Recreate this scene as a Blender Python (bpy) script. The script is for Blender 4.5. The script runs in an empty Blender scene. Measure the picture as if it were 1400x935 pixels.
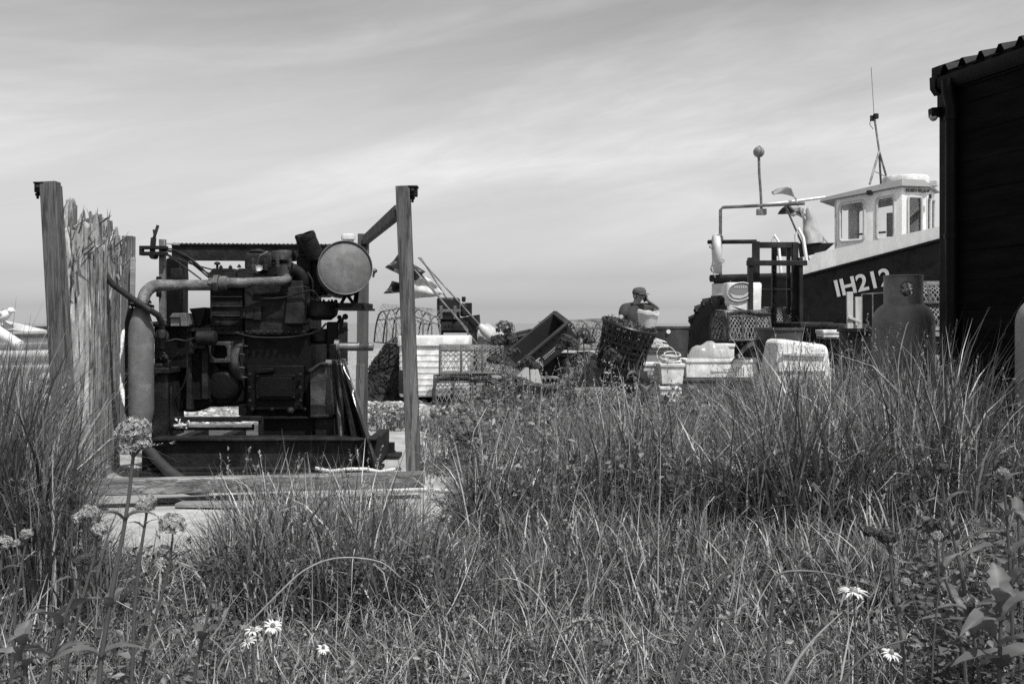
import bpy, bmesh, math, random
import numpy as np
from mathutils import Vector, Matrix
random.seed(11)
RNG = np.random.default_rng(5)
C = bpy.context.scene.collection
SC = bpy.context.scene
PI = math.pi
F, HZ, CH = 1361.1, 442.0, 1.0          # focal length in photo pixels, horizon row, eye height

def W(px, py, d): return Vector(((px-700)/F*d, d, CH+(HZ-py)/F*d))
def S(px, d): return px/F*d
def V(*a): return Vector(a)
def R(d): return math.radians(d)

def sstep(a, b, x):
    t = np.clip((np.asarray(x, float)-a)/(b-a), 0, 1); return t*t*(3-2*t)
def gz(x, y):
    x = np.asarray(x, float); y = np.asarray(y, float)
    z = -.12*sstep(9, 16, y) - 3.2*sstep(45, 60, y)
    flat = 1-sstep(-2.6, -2.3, x)*(1-sstep(.0, .35, x))*sstep(3.5, 3.9, y)*(1-sstep(9, 9.5, y))
    z = z + .03*np.sin(x*1.7+.6*y)*np.sin(y*1.3+1)*flat*(1-sstep(30, 40, y)) + .012*np.sin(x*5.1+1)*np.sin(y*4.3)*flat
    return z
def gzf(x, y): return float(gz(x, y))

# ------------------------------------------------------------------ mesh builder
class MB:
    def __init__(s): s.v = []; s.f = []
    def add(s, vs, fs):
        n = len(s.v); s.v += [Vector(v) for v in vs]; s.f += [tuple(i+n for i in f) for f in fs]; return s
    def hexa(s, b):     # 8 corners: bottom 4 (ccw from above), top 4
        return s.add(b, [(3,2,1,0),(4,5,6,7),(0,1,5,4),(1,2,6,5),(2,3,7,6),(3,0,4,7)])
    def box(s, c, size, m=None):
        x, y, z = size[0]/2, size[1]/2, size[2]/2
        p = [V(-x,-y,-z),V(x,-y,-z),V(x,y,-z),V(-x,y,-z),V(-x,-y,z),V(x,-y,z),V(x,y,z),V(-x,y,z)]
        if m is not None: p = [m @ q for q in p]
        return s.hexa([q+Vector(c) for q in p])
    def pbox(s, x0, y0, x1, y1, d0, d1):   # box whose front face (at depth d0) covers photo pixels x0..x1, y0..y1
        a, b = W(x0, y1, d0), W(x1, y0, d0)
        return s.box(((a.x+b.x)/2, (d0+d1)/2, (a.z+b.z)/2), (abs(b.x-a.x), d1-d0, abs(b.z-a.z)))
    def quadpx(s, pts, d0, d1):            # extruded photo-plane polygon, given real thickness
        A = [W(x, y, d0) for x, y in pts]
        return s.prism(A, V(0, d1-d0, 0))
    def prism(s, A, ext):
        n = len(A); B = [Vector(p)+Vector(ext) for p in A]
        return s.add(list(A)+B, [tuple(range(n)), tuple(range(2*n-1, n-1, -1))]+[((i+1)%n, i, n+i, n+(i+1)%n) for i in range(n)])
    def bar(s, p0, p1, w, h, up=V(0,0,1), roll=0):  # rectangular bar
        p0, p1 = Vector(p0), Vector(p1); t = (p1-p0).normalized()
        if abs(t.dot(up)) > .98: up = V(0,1,0)
        a = t.cross(up).normalized(); b = a.cross(t)
        if roll: q = Matrix.Rotation(roll, 3, t); a, b = q@a, q@b
        a, b = a*w/2, b*h/2
        return s.hexa([p0-a-b, p0+a-b, p0+a+b, p0-a+b, p1-a-b, p1+a-b, p1+a+b, p1-a+b])
    def tube(s, pts, r, n=8, caps=True):
        pts = [Vector(p) for p in pts]; m = len(pts)
        rs = [r]*m if not hasattr(r, '__len__') else r
        T = [(pts[min(i+1, m-1)]-pts[max(i-1, 0)]).normalized() for i in range(m)]
        u = T[0].cross(V(0,0,1)) if abs(T[0].z) < .9 else T[0].cross(V(1,0,0)); u.normalize()
        vs = []
        for i in range(m):
            u = (u-T[i]*u.dot(T[i])).normalized(); w = T[i].cross(u)
            vs += [pts[i]+(u*math.cos(2*PI*k/n)+w*math.sin(2*PI*k/n))*rs[i] for k in range(n)]
        fs = [(i*n+k, i*n+(k+1)%n, (i+1)*n+(k+1)%n, (i+1)*n+k) for i in range(m-1) for k in range(n)]
        if caps: fs += [tuple(range(n-1, -1, -1)), tuple(range((m-1)*n, m*n))]
        return s.add(vs, fs)
    def lathe(s, prof, o, axis=V(0,0,1), n=24, closed=False):  # prof: (r, h)
        o = Vector(o); ax = Vector(axis).normalized()
        u = ax.cross(V(0,0,1)) if abs(ax.z) < .9 else V(1,0,0)
        u = (u-ax*u.dot(ax)).normalized(); w = ax.cross(u); m = len(prof)
        vs = [o+ax*h+(u*math.cos(2*PI*k/n)+w*math.sin(2*PI*k/n))*max(r, 1e-4) for r, h in prof for k in range(n)]
        fs = [(i*n+k, i*n+(k+1)%n, (i+1)*n+(k+1)%n, (i+1)*n+k) for i in range(m-1) for k in range(n)]
        if closed: fs += [((m-1)*n+k, (m-1)*n+(k+1)%n, (k+1)%n, k) for k in range(n)]
        else: fs += [tuple(range(n-1, -1, -1)), tuple(range((m-1)*n, m*n))]
        return s.add(vs, fs)
    def torus(s, o, axis, R0, r, n=28, k=8, a0=0, a1=2*PI):
        ax = Vector(axis).normalized(); u = ax.cross(V(0,0,1)) if abs(ax.z) < .9 else V(1,0,0)
        u.normalize(); w = ax.cross(u)
        full = abs(a1-a0-2*PI) < 1e-6
        m = n if full else n+1
        P = [Vector(o)+(u*math.cos(a0+(a1-a0)*i/n)+w*math.sin(a0+(a1-a0)*i/n))*R0 for i in range(m)]
        if not full: return s.tube(P, r, k)
        vs = []
        for i in range(m):
            rad = (P[i]-Vector(o)).normalized()
            vs += [P[i]+(rad*math.cos(2*PI*j/k)+ax*math.sin(2*PI*j/k))*r for j in range(k)]
        return s.add(vs, [(i*k+j, i*k+(j+1)%k, ((i+1)%m)*k+(j+1)%k, ((i+1)%m)*k+j) for i in range(m) for j in range(k)])
    def ball(s, c, r, n=16, m=10, sq=(1,1,1), M=None):
        vs = []; fs = []
        for i in range(m+1):
            th = PI*i/m
            for k in range(n):
                p = V(math.sin(th)*math.cos(2*PI*k/n)*sq[0], math.sin(th)*math.sin(2*PI*k/n)*sq[1], math.cos(th)*sq[2])*r
                if M is not None: p = M@p
                vs.append(p+Vector(c))
        fs = [(i*n+k, (i+1)*n+k, (i+1)*n+(k+1)%n, i*n+(k+1)%n) for i in range(m) for k in range(n)]
        return s.add(vs, fs)
    def bolt(s, p, ax, r=.012, h=.012):
        return s.lathe([(r, 0), (r, h), (r*.55, h), (r*.55, h*1.8)], p, ax, 6)
    def grid(s, fn, nu, nv, thick=None):
        vs = [fn(i/nu, j/nv) for j in range(nv+1) for i in range(nu+1)]
        fs = [(j*(nu+1)+i, j*(nu+1)+i+1, (j+1)*(nu+1)+i+1, (j+1)*(nu+1)+i) for j in range(nv) for i in range(nu)]
        return s.add(vs, fs)
    def net(s, fn, nu, nv, r, sides=3, sub=1, diag=True):
        N, M_ = nu*sub, nv*sub
        for k in range(-nv, nu+1):
            for sg in ((1, -1) if diag else ()):
                pts = []
                for j in range(M_+1):
                    u = (k+(j/sub)*1.0)/nu; v = j/M_
                    if sg < 0: u = 1-u
                    if -1e-6 <= u <= 1+1e-6: pts.append(fn(min(max(u, 0), 1), v))
                if len(pts) > 1: s.tube(pts, r, sides, False)
        if not diag:
            for i in range(nu+1): s.tube([fn(i/nu, j/M_) for j in range(M_+1)], r, sides, False)
            for j in range(nv+1): s.tube([fn(i/N, j/nv) for i in range(N+1)], r, sides, False)
        return s
    def xf(s, M):
        s.v = [M@v for v in s.v]; return s
    def build(s, name, m, parent=None, bevel=0, smooth=38, org=None):
        if parent is not None: org = root_of(parent)
        elif org is None:
            xs = [v.x for v in s.v]; ys = [v.y for v in s.v]; zs = [v.z for v in s.v]
            org = V((min(xs)+max(xs))/2, (min(ys)+max(ys))/2, min(zs))
        org = Vector(org)
        me = bpy.data.meshes.new(name)
        me.from_pydata([tuple(v-org) for v in s.v], [], s.f)
        if 8 < len(s.f) < 60000:
            bb = bmesh.new(); bb.from_mesh(me); bmesh.ops.recalc_face_normals(bb, faces=bb.faces[:]); bb.to_mesh(me); bb.free()
        if smooth:
            me.shade_smooth(); me.set_sharp_from_angle(angle=R(smooth))
        me.materials.append(m)
        o = bpy.data.objects.new(name, me); C.objects.link(o)
        if parent is not None: o.parent = parent
        else: o.location = org
        if bevel:
            b = o.modifiers.new('edge', 'BEVEL'); b.width = bevel; b.segments = 2; b.limit_method = 'ANGLE'; b.angle_limit = R(40)
        return o

def root_of(o):
    while o.parent: o = o.parent
    return Vector(o.location)
def tag(o, label, cat, group=None, kind=None):
    o['label'] = label; o['category'] = cat
    if group: o['group'] = group
    if kind: o['kind'] = kind
    return o
def thing(name, label, cat, loc, group=None):
    o = bpy.data.objects.new(name, None); C.objects.link(o); o.location = loc; o.empty_display_size = .1
    return tag(o, label, cat, group)
def dup(root, loc, rotz=0, label=None, scale=1, tilt=(0, 0)):
    r = root.copy(); C.objects.link(r); r.location = loc; r.rotation_euler = (tilt[0], tilt[1], rotz); r.scale = (scale,)*3
    if label: r['label'] = label
    for ch in list(root.children):
        c = ch.copy(); C.objects.link(c); c.parent = r
        for g in ch.children:
            d = g.copy(); C.objects.link(d); d.parent = c
    return r
def fromnp(name, verts, faces_flat, nper, m, tone=None, smooth=True, kind=None):
    me = bpy.data.meshes.new(name); nv = len(verts); nf = len(faces_flat)//nper
    me.vertices.add(nv); me.vertices.foreach_set('co', verts.astype(np.float32).ravel())
    me.loops.add(len(faces_flat)); me.loops.foreach_set('vertex_index', faces_flat.astype(np.int32))
    me.polygons.add(nf); me.polygons.foreach_set('loop_start', np.arange(0, nf*nper, nper, dtype=np.int32))
    me.update(calc_edges=True)
    if smooth: me.shade_smooth()
    if tone is not None:
        a = me.attributes.new('tone', 'FLOAT', 'POINT'); a.data.foreach_set('value', tone.astype(np.float32))
    me.materials.append(m)
    o = bpy.data.objects.new(name, me); C.objects.link(o)
    if kind: o['kind'] = kind
    return o

def crom(P_, n=6):
    Q = []
    for i in range(len(P_)-1):
        p0, p1, p2, p3 = P_[max(0, i-1)], P_[i], P_[i+1], P_[min(len(P_)-1, i+2)]
        for k in range(n):
            s = k/n; Q.append(.5*((2*p1)+(p2-p0)*s+(2*p0-5*p1+4*p2-p3)*s*s+(3*p1-p0-3*p2+p3)*s**3))
    return Q+[P_[-1]]
# ------------------------------------------------------------------ materials (all grey: the photograph is black and white)
def newmat(name):
    m = bpy.data.materials.new(name); m.use_nodes = True; nt = m.node_tree
    return m, nt, nt.nodes['Principled BSDF']
def nd(nt, t, **kw):
    n = nt.nodes.new(t)
    for k, v in kw.items():
        if k in n.inputs: n.inputs[k].default_value = v
        else: setattr(n, k, v)
    return n
def g4(v): return (v, v, v, 1)
def ramp(nt, src, stops):
    r = nt.nodes.new('ShaderNodeValToRGB'); e = r.color_ramp.elements
    while len(e) < len(stops): e.new(.5)
    for i, (p, v) in enumerate(stops): e[i].position = p; e[i].color = g4(v)
    nt.links.new(src, r.inputs['Fac']); return r
def mat(name, base, rough=.6, metal=0, var=.3, scale=6, stretch=(1,1,1), bump=.2, bscale=60, spec=.4, stain=.0, stain_v=.02, stain_s=3, trans=0, coat=0, crack=0, cscale=14, cstretch=(1,1,.06)):
    m, nt, b = newmat(name); L = nt.links.new
    tc = nd(nt, 'ShaderNodeTexCoord'); mp = nd(nt, 'ShaderNodeMapping'); mp.inputs['Scale'].default_value = stretch
    L(tc.outputs['Object'], mp.inputs['Vector'])
    n1 = nd(nt, 'ShaderNodeTexNoise', Scale=scale, Detail=8.0, Roughness=.65); L(mp.outputs[0], n1.inputs['Vector'])
    r1 = ramp(nt, n1.outputs['Fac'], [(.3, max(0, base*(1-var))), (.5, base), (.72, min(.95, base*(1+var)))])
    col = r1.outputs['Color']
    if stain:
        n3 = nd(nt, 'ShaderNodeTexNoise', Scale=stain_s, Detail=6.0, Roughness=.7); L(mp.outputs[0], n3.inputs['Vector'])
        r3 = ramp(nt, n3.outputs['Fac'], [(.5-.12*stain, 0), (.5+.14*(1.3-stain), 1)])
        mx = nd(nt, 'ShaderNodeMix', data_type='RGBA'); L(r3.outputs['Color'], mx.inputs['Factor'])
        mx.inputs[6].default_value = g4(stain_v); L(col, mx.inputs[7]); col = mx.outputs[2]
    if crack:   # drying cracks and splits along the grain
        m2 = nd(nt, 'ShaderNodeMapping'); m2.inputs['Scale'].default_value = cstretch; L(tc.outputs['Object'], m2.inputs['Vector'])
        n4 = nd(nt, 'ShaderNodeTexNoise', Scale=cscale, Detail=4.0, Roughness=.55, Distortion=.6); L(m2.outputs[0], n4.inputs['Vector'])
        r4 = ramp(nt, n4.outputs['Fac'], [(.43, 0), (.48, 1), (.52, 1), (.57, 0)]); r5 = ramp(nt, n1.outputs['Fac'], [(.34, 0), (.52, crack)])
        mm = nd(nt, 'ShaderNodeMath', operation='MULTIPLY'); L(r4.outputs[0], mm.inputs[0]); L(r5.outputs[0], mm.inputs[1])
        mx4 = nd(nt, 'ShaderNodeMix', data_type='RGBA'); L(mm.outputs[0], mx4.inputs['Factor']); L(col, mx4.inputs[6]); mx4.inputs[7].default_value = g4(base*.12); col = mx4.outputs[2]
    L(col, b.inputs['Base Color'])
    r2 = ramp(nt, n1.outputs['Fac'], [(.3, min(1, rough+.12)), (.7, max(.05, rough-.12))]); L(r2.outputs['Color'], b.inputs['Roughness'])
    b.inputs['Metallic'].default_value = metal; b.inputs['Specular IOR Level'].default_value = spec
    if coat: b.inputs['Coat Weight'].default_value = coat; b.inputs['Coat Roughness'].default_value = .15
    if bump:
        n2 = nd(nt, 'ShaderNodeTexNoise', Scale=bscale, Detail=5.0); L(mp.outputs[0], n2.inputs['Vector'])
        bp = nd(nt, 'ShaderNodeBump', Strength=bump, Distance=.01); L(n2.outputs['Fac'], bp.inputs['Height']); L(bp.outputs[0], b.inputs['Normal'])
    if trans:
        t = nd(nt, 'ShaderNodeBsdfTranslucent'); L(col, t.inputs['Color'])
        ms = nd(nt, 'ShaderNodeMixShader', Fac=trans); L(b.outputs[0], ms.inputs[1]); L(t.outputs[0], ms.inputs[2])
        L(ms.outputs[0], nt.nodes['Material Output'].inputs['Surface'])
    return m
def leafmat(name, lo, hi, trans=.3, rough=.5, spec=.5):
    m, nt, b = newmat(name); L = nt.links.new
    a = nd(nt, 'ShaderNodeAttribute', attribute_name='tone')
    r = ramp(nt, a.outputs['Fac'], [(0, lo), (.75, (lo+hi)/2), (1, hi)])
    L(r.outputs['Color'], b.inputs['Base Color']); b.inputs['Roughness'].default_value = rough; b.inputs['Specular IOR Level'].default_value = spec
    t = nd(nt, 'ShaderNodeBsdfTranslucent'); L(r.outputs['Color'], t.inputs['Color'])
    ms = nd(nt, 'ShaderNodeMixShader', Fac=trans); L(b.outputs[0], ms.inputs[1]); L(t.outputs[0], ms.inputs[2])
    L(ms.outputs[0], nt.nodes['Material Output'].inputs['Surface'])
    return m
def glassmat(name, tint=.9):
    m, nt, b = newmat(name); L = nt.links.new
    tr = nd(nt, 'ShaderNodeBsdfTransparent', Color=g4(tint)); gl = nd(nt, 'ShaderNodeBsdfGlossy', Roughness=.03)
    fr = nd(nt, 'ShaderNodeFresnel', IOR=1.45); ms = nd(nt, 'ShaderNodeMixShader')
    L(fr.outputs[0], ms.inputs[0]); L(tr.outputs[0], ms.inputs[1]); L(gl.outputs[0], ms.inputs[2])
    L(ms.outputs[0], nt.nodes['Material Output'].inputs['Surface']); return m
def filmmat(name, base, alpha):
    m, nt, b = newmat(name); b.inputs['Base Color'].default_value = g4(base); b.inputs['Roughness'].default_value = .25
    L = nt.links.new; tr = nd(nt, 'ShaderNodeBsdfTransparent'); tl = nd(nt, 'ShaderNodeBsdfTranslucent', Color=g4(base))
    m1 = nd(nt, 'ShaderNodeMixShader', Fac=.35); L(b.outputs[0], m1.inputs[1]); L(tl.outputs[0], m1.inputs[2])
    ms = nd(nt, 'ShaderNodeMixShader', Fac=alpha); L(tr.outputs[0], ms.inputs[1]); L(m1.outputs[0], ms.inputs[2])
    L(ms.outputs[0], nt.nodes['Material Output'].inputs['Surface']); return m

M = {}
M['iron'] = mat('oily_iron', .0045, .55, 0, .7, 9, stain=.5, stain_v=.003, stain_s=5, bump=.35, bscale=45, spec=.16)
M['iron2'] = mat('worn_iron', .017, .6, 0, .8, 12, stain=.7, stain_v=.006, stain_s=7, bump=.4, bscale=55, spec=.2)
M['rust'] = mat('rusty_pipe', .15, .7, 0, .45, 14, stain=.5, stain_v=.06, stain_s=9, bump=.5, bscale=90, spec=.3)
M['silencer'] = mat('grey_silencer', .16, .55, 0, .25, 8, stain=.3, stain_v=.10, stain_s=4, bump=.25, bscale=120)
M['tank'] = mat('tank_paint', .17, .6, 0, .35, 9, stain=.5, stain_v=.10, stain_s=5, bump=.1, bscale=90, spec=.4)
M['steel'] = mat('dull_steel', .22, .5, .3, .35, 10, stain=.4, stain_v=.1, stain_s=6, bump=.2)
M['darksteel'] = mat('dark_steel', .026, .6, 0, .6, 9, stain=.4, stain_v=.009, bump=.25, spec=.2)
M['white_paint'] = mat('white_paint', .76, .5, 0, .08, 5, (1,1,.3), stain=.2, stain_v=.6, stain_s=3, bump=.1)
M['white_plastic'] = mat('white_plastic', .74, .45, 0, .1, 7, stain=.35, stain_v=.48, stain_s=6, bump=.1)
M['foam'] = mat('white_foam', .74, .75, 0, .12, 8, stain=.4, stain_v=.5, stain_s=5, bump=.25, bscale=150, spec=.2)
M['bucket'] = mat('milky_plastic', .7, .4, 0, .1, 5, trans=.35, bump=.05)
M['darkpost'] = mat('dark_post', .07, .75, 0, .35, 7, (3,3,.35), bump=.3, bscale=60, spec=.2)
M['pewter'] = mat('grey_roof_paint', .17, .5, 0, .12, 5, bump=.05)  # even mid grey paint of the wheelhouse roof
M['post'] = mat('weathered_post', .17, .75, 0, .32, 7, (3,3,.35), stain=.4, stain_v=.10, stain_s=2.5, bump=.45, bscale=60, spec=.15, crack=.7, cscale=34)
M['rail'] = mat('weathered_rail', .30, .75, 0, .3, 7, (.4,3,3), stain=.35, stain_v=.12, bump=.4, bscale=60, spec=.15, crack=.7, cscale=34, cstretch=(.06,1,1))
M['plank'] = mat('splintered_plank', .5, .9, 0, .45, 16, (1.2,1.2,.5), stain=.35, stain_v=.26, stain_s=7, bump=.7, bscale=38, spec=.1, crack=1, cscale=22)
M['splinter'] = mat('torn_wood', .42, .85, 0, .5, 10, (3,3,.6), stain=.35, stain_v=.1, stain_s=6, bump=.6, bscale=40, spec=.15)
M['tar'] = mat('tarred_board', .0035, .7, 0, .6, 6, (.4,.4,3), bump=.3, bscale=40, spec=.07)
M['tar2'] = mat('black_trim', .004, .5, 0, .3, 6, bump=.1, spec=.14)
M['rubber'] = mat('rubber', .012, .75, 0, .5, 8, stain=.2, stain_v=.03, bump=.2, spec=.15)
M['blackplastic'] = mat('black_plastic', .012, .4, 0, .4, 7, bump=.08, spec=.3)
M['tarp'] = mat('black_sheeting', .018, .22, 0, .4, 10, bump=.35, bscale=18, spec=.6)
M['hose'] = mat('ribbed_hose', .035, .5, 0, .3, 10, bump=0)
M['crate'] = mat('dark_crate', .04, .5, 0, .4, 6, stain=.2, stain_v=.025, bump=.1)
M['tub'] = mat('dark_tub', .07, .5, 0, .35, 5, stain=.3, stain_v=.04, bump=.1)
M['gas'] = mat('gas_bottle_paint', .17, .5, 0, .2, 4, stain=.3, stain_v=.12, stain_s=4, bump=.05, bscale=60, spec=.4)
M['gas2'] = mat('pale_bottle_paint', .24, .5, 0, .2, 5, bump=.1)
M['net'] = mat('grey_net', .2, .85, 0, .6, 9, bump=0, spec=.1)
M['netdark'] = mat('dark_net', .035, .85, 0, .8, 12, bump=0, spec=.1)
M['potframe'] = mat('pot_frame', .06, .7, 0, .6, 10, bump=.2)
M['netmid'] = mat('muddy_net', .09, .85, 0, .9, 12, bump=0, spec=.1)
M['rope'] = mat('pale_rope', .55, .9, 0, .25, 30, bump=.4, bscale=150, spec=.1)
M['hull'] = mat('black_hull', .008, .4, 0, .3, 3, stain=.2, stain_v=.018, stain_s=4, bump=.05, spec=.16)
M['letter'] = mat('number_paint', .5, .6, 0, .15, 9, bump=0)
M['greywood'] = mat('grey_boards', .3, .8, 0, .3, 6, (.4,3,3), stain=.3, stain_v=.18, bump=.4, bscale=50, spec=.2)
M['palewood'] = mat('pale_board', .42, .8, 0, .25, 7, (3,3,.4), bump=.3, bscale=60, spec=.2)
M['skin'] = mat('skin', .24, .55, 0, .1, 20, bump=.1)
M['shirt'] = mat('shirt', .05, .9, 0, .2, 12, bump=.3, bscale=90, spec=.1)
M['trouser'] = mat('trouser_cloth', .05, .9, 0, .2, 12, bump=.3, spec=.1)
M['cap'] = mat('cap_cloth', .07, .9, 0, .2, 15, bump=.2, spec=.1)
M['hair'] = mat('hair', .05, .7, 0, .3, 30, bump=.3)
M['flagdark'] = mat('dark_flag', .02, .5, 0, .4, 9, bump=.2, bscale=25)
M['flagpale'] = mat('pale_flag', .6, .6, 0, .15, 9, trans=.3, bump=.2, bscale=25)
M['midgrey'] = mat('mid_grey_paint', .17, .5, 0, .2, 6, bump=.1)
M['paleg'] = mat('pale_grey_paint', .42, .5, 0, .15, 6, bump=.1)
M['concrete'] = mat('concrete', .36, .9, 0, .25, 5, stain=.4, stain_v=.24, stain_s=2.2, bump=.5, bscale=45, spec=.2)
M['pebble'] = leafmat('pebble', .13, .55, 0.0, .8, .2)
M['grass'] = leafmat('grass_blade', .035, .50, .22, .4, .5)
M['dry'] = leafmat('dry_grass', .16, .42, .3, .6, .3)
M['weed'] = leafmat('weed_leaf', .045, .26, .3, .45, .5)
M['leaf'] = leafmat('valerian_leaf', .05, .24, .3, .6, .3)
M['stemg'] = mat('plant_stem', .08, .5, 0, .25, 20, bump=0)
M['petal'] = leafmat('petal', .14, .72, .35, .7, .2)
M['petalw'] = leafmat('white_petal', .6, .8, .3, .7, .2)
M['seedhead'] = leafmat('seed_head', .04, .12, .2, .7, .2)
M['straw'] = leafmat('straw_head', .2, .45, .3, .7, .2)
M['dry_stem'] = mat('dry_stem', .26, .7, 0, .35, 25, bump=0)
M['glass'] = glassmat('window_glass', .97)
M['film'] = filmmat('clear_plastic', .6, .55)
M['bird'] = mat('white_feather', .75, .8, 0, .08, 15, bump=.1)
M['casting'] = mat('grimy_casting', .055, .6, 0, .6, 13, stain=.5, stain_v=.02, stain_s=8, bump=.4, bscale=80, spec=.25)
M['sackgrey'] = mat('dirty_plastic', .32, .5, 0, .2, 9, bump=.3, bscale=25)
M['galv'] = mat('galvanised', .4, .45, .5, .3, 12, bump=.1)

# ------------------------------------------------------------------ camera, sun, sky
cam = bpy.data.cameras.new('camera'); co = bpy.data.objects.new('camera', cam); C.objects.link(co)
co.location = (0, 0, CH); co.rotation_euler = (R(90), 0, 0)
cam.sensor_width = 36; cam.lens = 35; cam.shift_y = -25.5/1400; cam.clip_start = .05; cam.clip_end = 30000
cam.dof.use_dof = True; cam.dof.focus_distance = 4.5; cam.dof.aperture_fstop = 20
SC.camera = co
SAZ, SEL = R(33), R(60)      # sun to the right of and behind the camera, high
sdir = V(math.cos(SEL)*math.sin(SAZ), -math.cos(SEL)*math.cos(SAZ), math.sin(SEL))
sun = bpy.data.lights.new('sun', 'SUN'); so = bpy.data.objects.new('sun', sun); C.objects.link(so)
sun.energy = 4.2; sun.angle = R(.53); sun.color = (1, .99, .98)
so.rotation_euler = (-sdir).to_track_quat('-Z', 'Y').to_euler()
w = bpy.data.worlds.new('World'); SC.world = w; w.use_nodes = True; nt = w.node_tree; L = nt.links.new
bg = nt.nodes['Background']; sky = nd(nt, 'ShaderNodeTexSky', sky_type='NISHITA', sun_disc=False)
sky.sun_elevation = SEL; sky.sun_rotation = PI-SAZ; sky.air_density = 1; sky.dust_density = 2; sky.ozone_density = 1
bw = nd(nt, 'ShaderNodeRGBToBW'); L(sky.outputs[0], bw.inputs[0])
tc = nd(nt, 'ShaderNodeTexCoord'); sx = nd(nt, 'ShaderNodeSeparateXYZ'); L(tc.outputs['Generated'], sx.inputs[0])
def mth(op, a, b=None, c=None):
    n = nt.nodes.new('ShaderNodeMath'); n.operation = op
    for i, v in enumerate((a, b, c)):
        if v is None: continue
        if isinstance(v, (int, float)): n.inputs[i].default_value = v
        else: L(v, n.inputs[i])
    return n.outputs[0]
# clearer air between the cloud bands: sky brightness by height above the horizon
el = ramp(nt, sx.outputs['Z'], [(0, 2.45), (.016, 1.5), (.0455, 1.08), (.104, 1.10), (.175, 1.24), (.243, 1.24), (.305, 1.08), (.6, .95)])
# high cirrus: streaks on a flat layer far overhead
CL1 = 4.4
tilt = mth('SUBTRACT', sx.outputs['Z'], mth('MULTIPLY', sx.outputs['X'], .20))
def band(kx, kz, scale, dist, rough, off):
    cv = nd(nt, 'ShaderNodeCombineXYZ'); L(mth('ADD', mth('MULTIPLY', sx.outputs['X'], kx), off), cv.inputs[0]); L(mth('MULTIPLY', sx.outputs['Y'], kx), cv.inputs[1]); L(mth('MULTIPLY', tilt, kz), cv.inputs[2])
    n = nd(nt, 'ShaderNodeTexNoise', Scale=scale, Detail=10.0, Roughness=rough, Distortion=dist); L(cv.outputs[0], n.inputs['Vector']); return n.outputs['Fac']
c1 = ramp(nt, band(1.5, 8.0, 1.15, .5, .55, CL1), [(.38, 0), (.62, 1)]); c2 = ramp(nt, band(3.0, 20.0, 1.3, .8, .58, 3.1), [(.30, 0), (.78, 1)])
c3 = ramp(nt, band(7.0, 30.0, 1.5, 1.3, .66, 5.7), [(.40, 0), (.66, 1)])
fade = ramp(nt, sx.outputs['Z'], [(.03, .22), (.15, 1)])
c12 = mth('ADD', mth('MULTIPLY', c1.outputs[0], .62), mth('MULTIPLY', c2.outputs[0], .24))
fine = mth('MULTIPLY', mth('MULTIPLY', c3.outputs[0], .30), mth('ADD', mth('MULTIPLY', c1.outputs[0], .8), .2))
cl = mth('MULTIPLY', mth('ADD', c12, fine), fade.outputs[0])
skyv = mth('MULTIPLY', bw.outputs[0], el.outputs[0])
SKYK, CLK = .92, .44
tot = mth('MULTIPLY', skyv, mth('ADD', mth('MULTIPLY', cl, CLK), SKYK))
L(tot, bg.inputs['Color']); bg.inputs['Strength'].default_value = .12
vs_ = SC.view_settings; vs_.view_transform = 'Standard'; vs_.look = 'None'; vs_.gamma = 1; vs_.exposure = .35; vs_.use_curve_mapping = False
SC.cycles.max_bounces = 6; SC.cycles.transparent_max_bounces = 12; SC.cycles.use_denoising = False

# ------------------------------------------------------------------ ground, sea, slab
xs = np.unique(np.concatenate([np.linspace(-600, -12, 14), np.linspace(-12, 12, 121), np.linspace(12, 600, 14)]))
ys = np.unique(np.concatenate([np.linspace(-40, 0, 9), np.linspace(0, 18, 91), np.linspace(18, 64, 47)]))
X, Y = np.meshgrid(xs, ys); Z = gz(X, Y)
vv = np.stack([X, Y, Z], -1).reshape(-1, 3); nx = len(xs); ny = len(ys)
ii = (np.arange(ny-1)[:, None]*nx+np.arange(nx-1)[None]).ravel()
ff = np.stack([ii, ii+1, ii+1+nx, ii+nx], -1).ravel()
m, nt, b = newmat('beach_ground'); L = nt.links.new
tcx = nd(nt, 'ShaderNodeTexCoord'); vo = nd(nt, 'ShaderNodeTexVoronoi', Scale=26.0); L(tcx.outputs['Object'], vo.inputs['Vector'])
sp = nd(nt, 'ShaderNodeRGBToBW'); L(vo.outputs['Color'], sp.inputs[0])
st = ramp(nt, sp.outputs[0], [(.1, .16), (.5, .34), (.9, .5)])
ed = ramp(nt, vo.outputs['Distance'], [(.45, 1), (.8, .3)])
shm = nd(nt, 'ShaderNodeMix', data_type='RGBA', blend_type='MULTIPLY'); shm.inputs['Factor'].default_value = 1; L(st.outputs[0], shm.inputs[6]); L(ed.outputs[0], shm.inputs[7])
no = nd(nt, 'ShaderNodeTexNoise', Scale=9.0, Detail=9.0, Roughness=.7); L(tcx.outputs['Object'], no.inputs['Vector'])
so_ = ramp(nt, no.outputs['Fac'], [(.35, .018), (.6, .05), (.75, .14)])
sxy = nd(nt, 'ShaderNodeSeparateXYZ'); L(tcx.outputs['Object'], sxy.inputs[0])
nb = nd(nt, 'ShaderNodeTexNoise', Scale=.9, Detail=4.0); L(tcx.outputs['Object'], nb.inputs['Vector'])
ad = nd(nt, 'ShaderNodeMath', operation='MULTIPLY_ADD'); L(nb.outputs['Fac'], ad.inputs[0]); ad.inputs[1].default_value = 2.5; L(sxy.outputs['Y'], ad.inputs[2])
mr = nd(nt, 'ShaderNodeMapRange'); L(ad.outputs[0], mr.inputs['Value']); mr.inputs['From Min'].default_value = 8.3; mr.inputs['From Max'].default_value = 9.2
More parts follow.
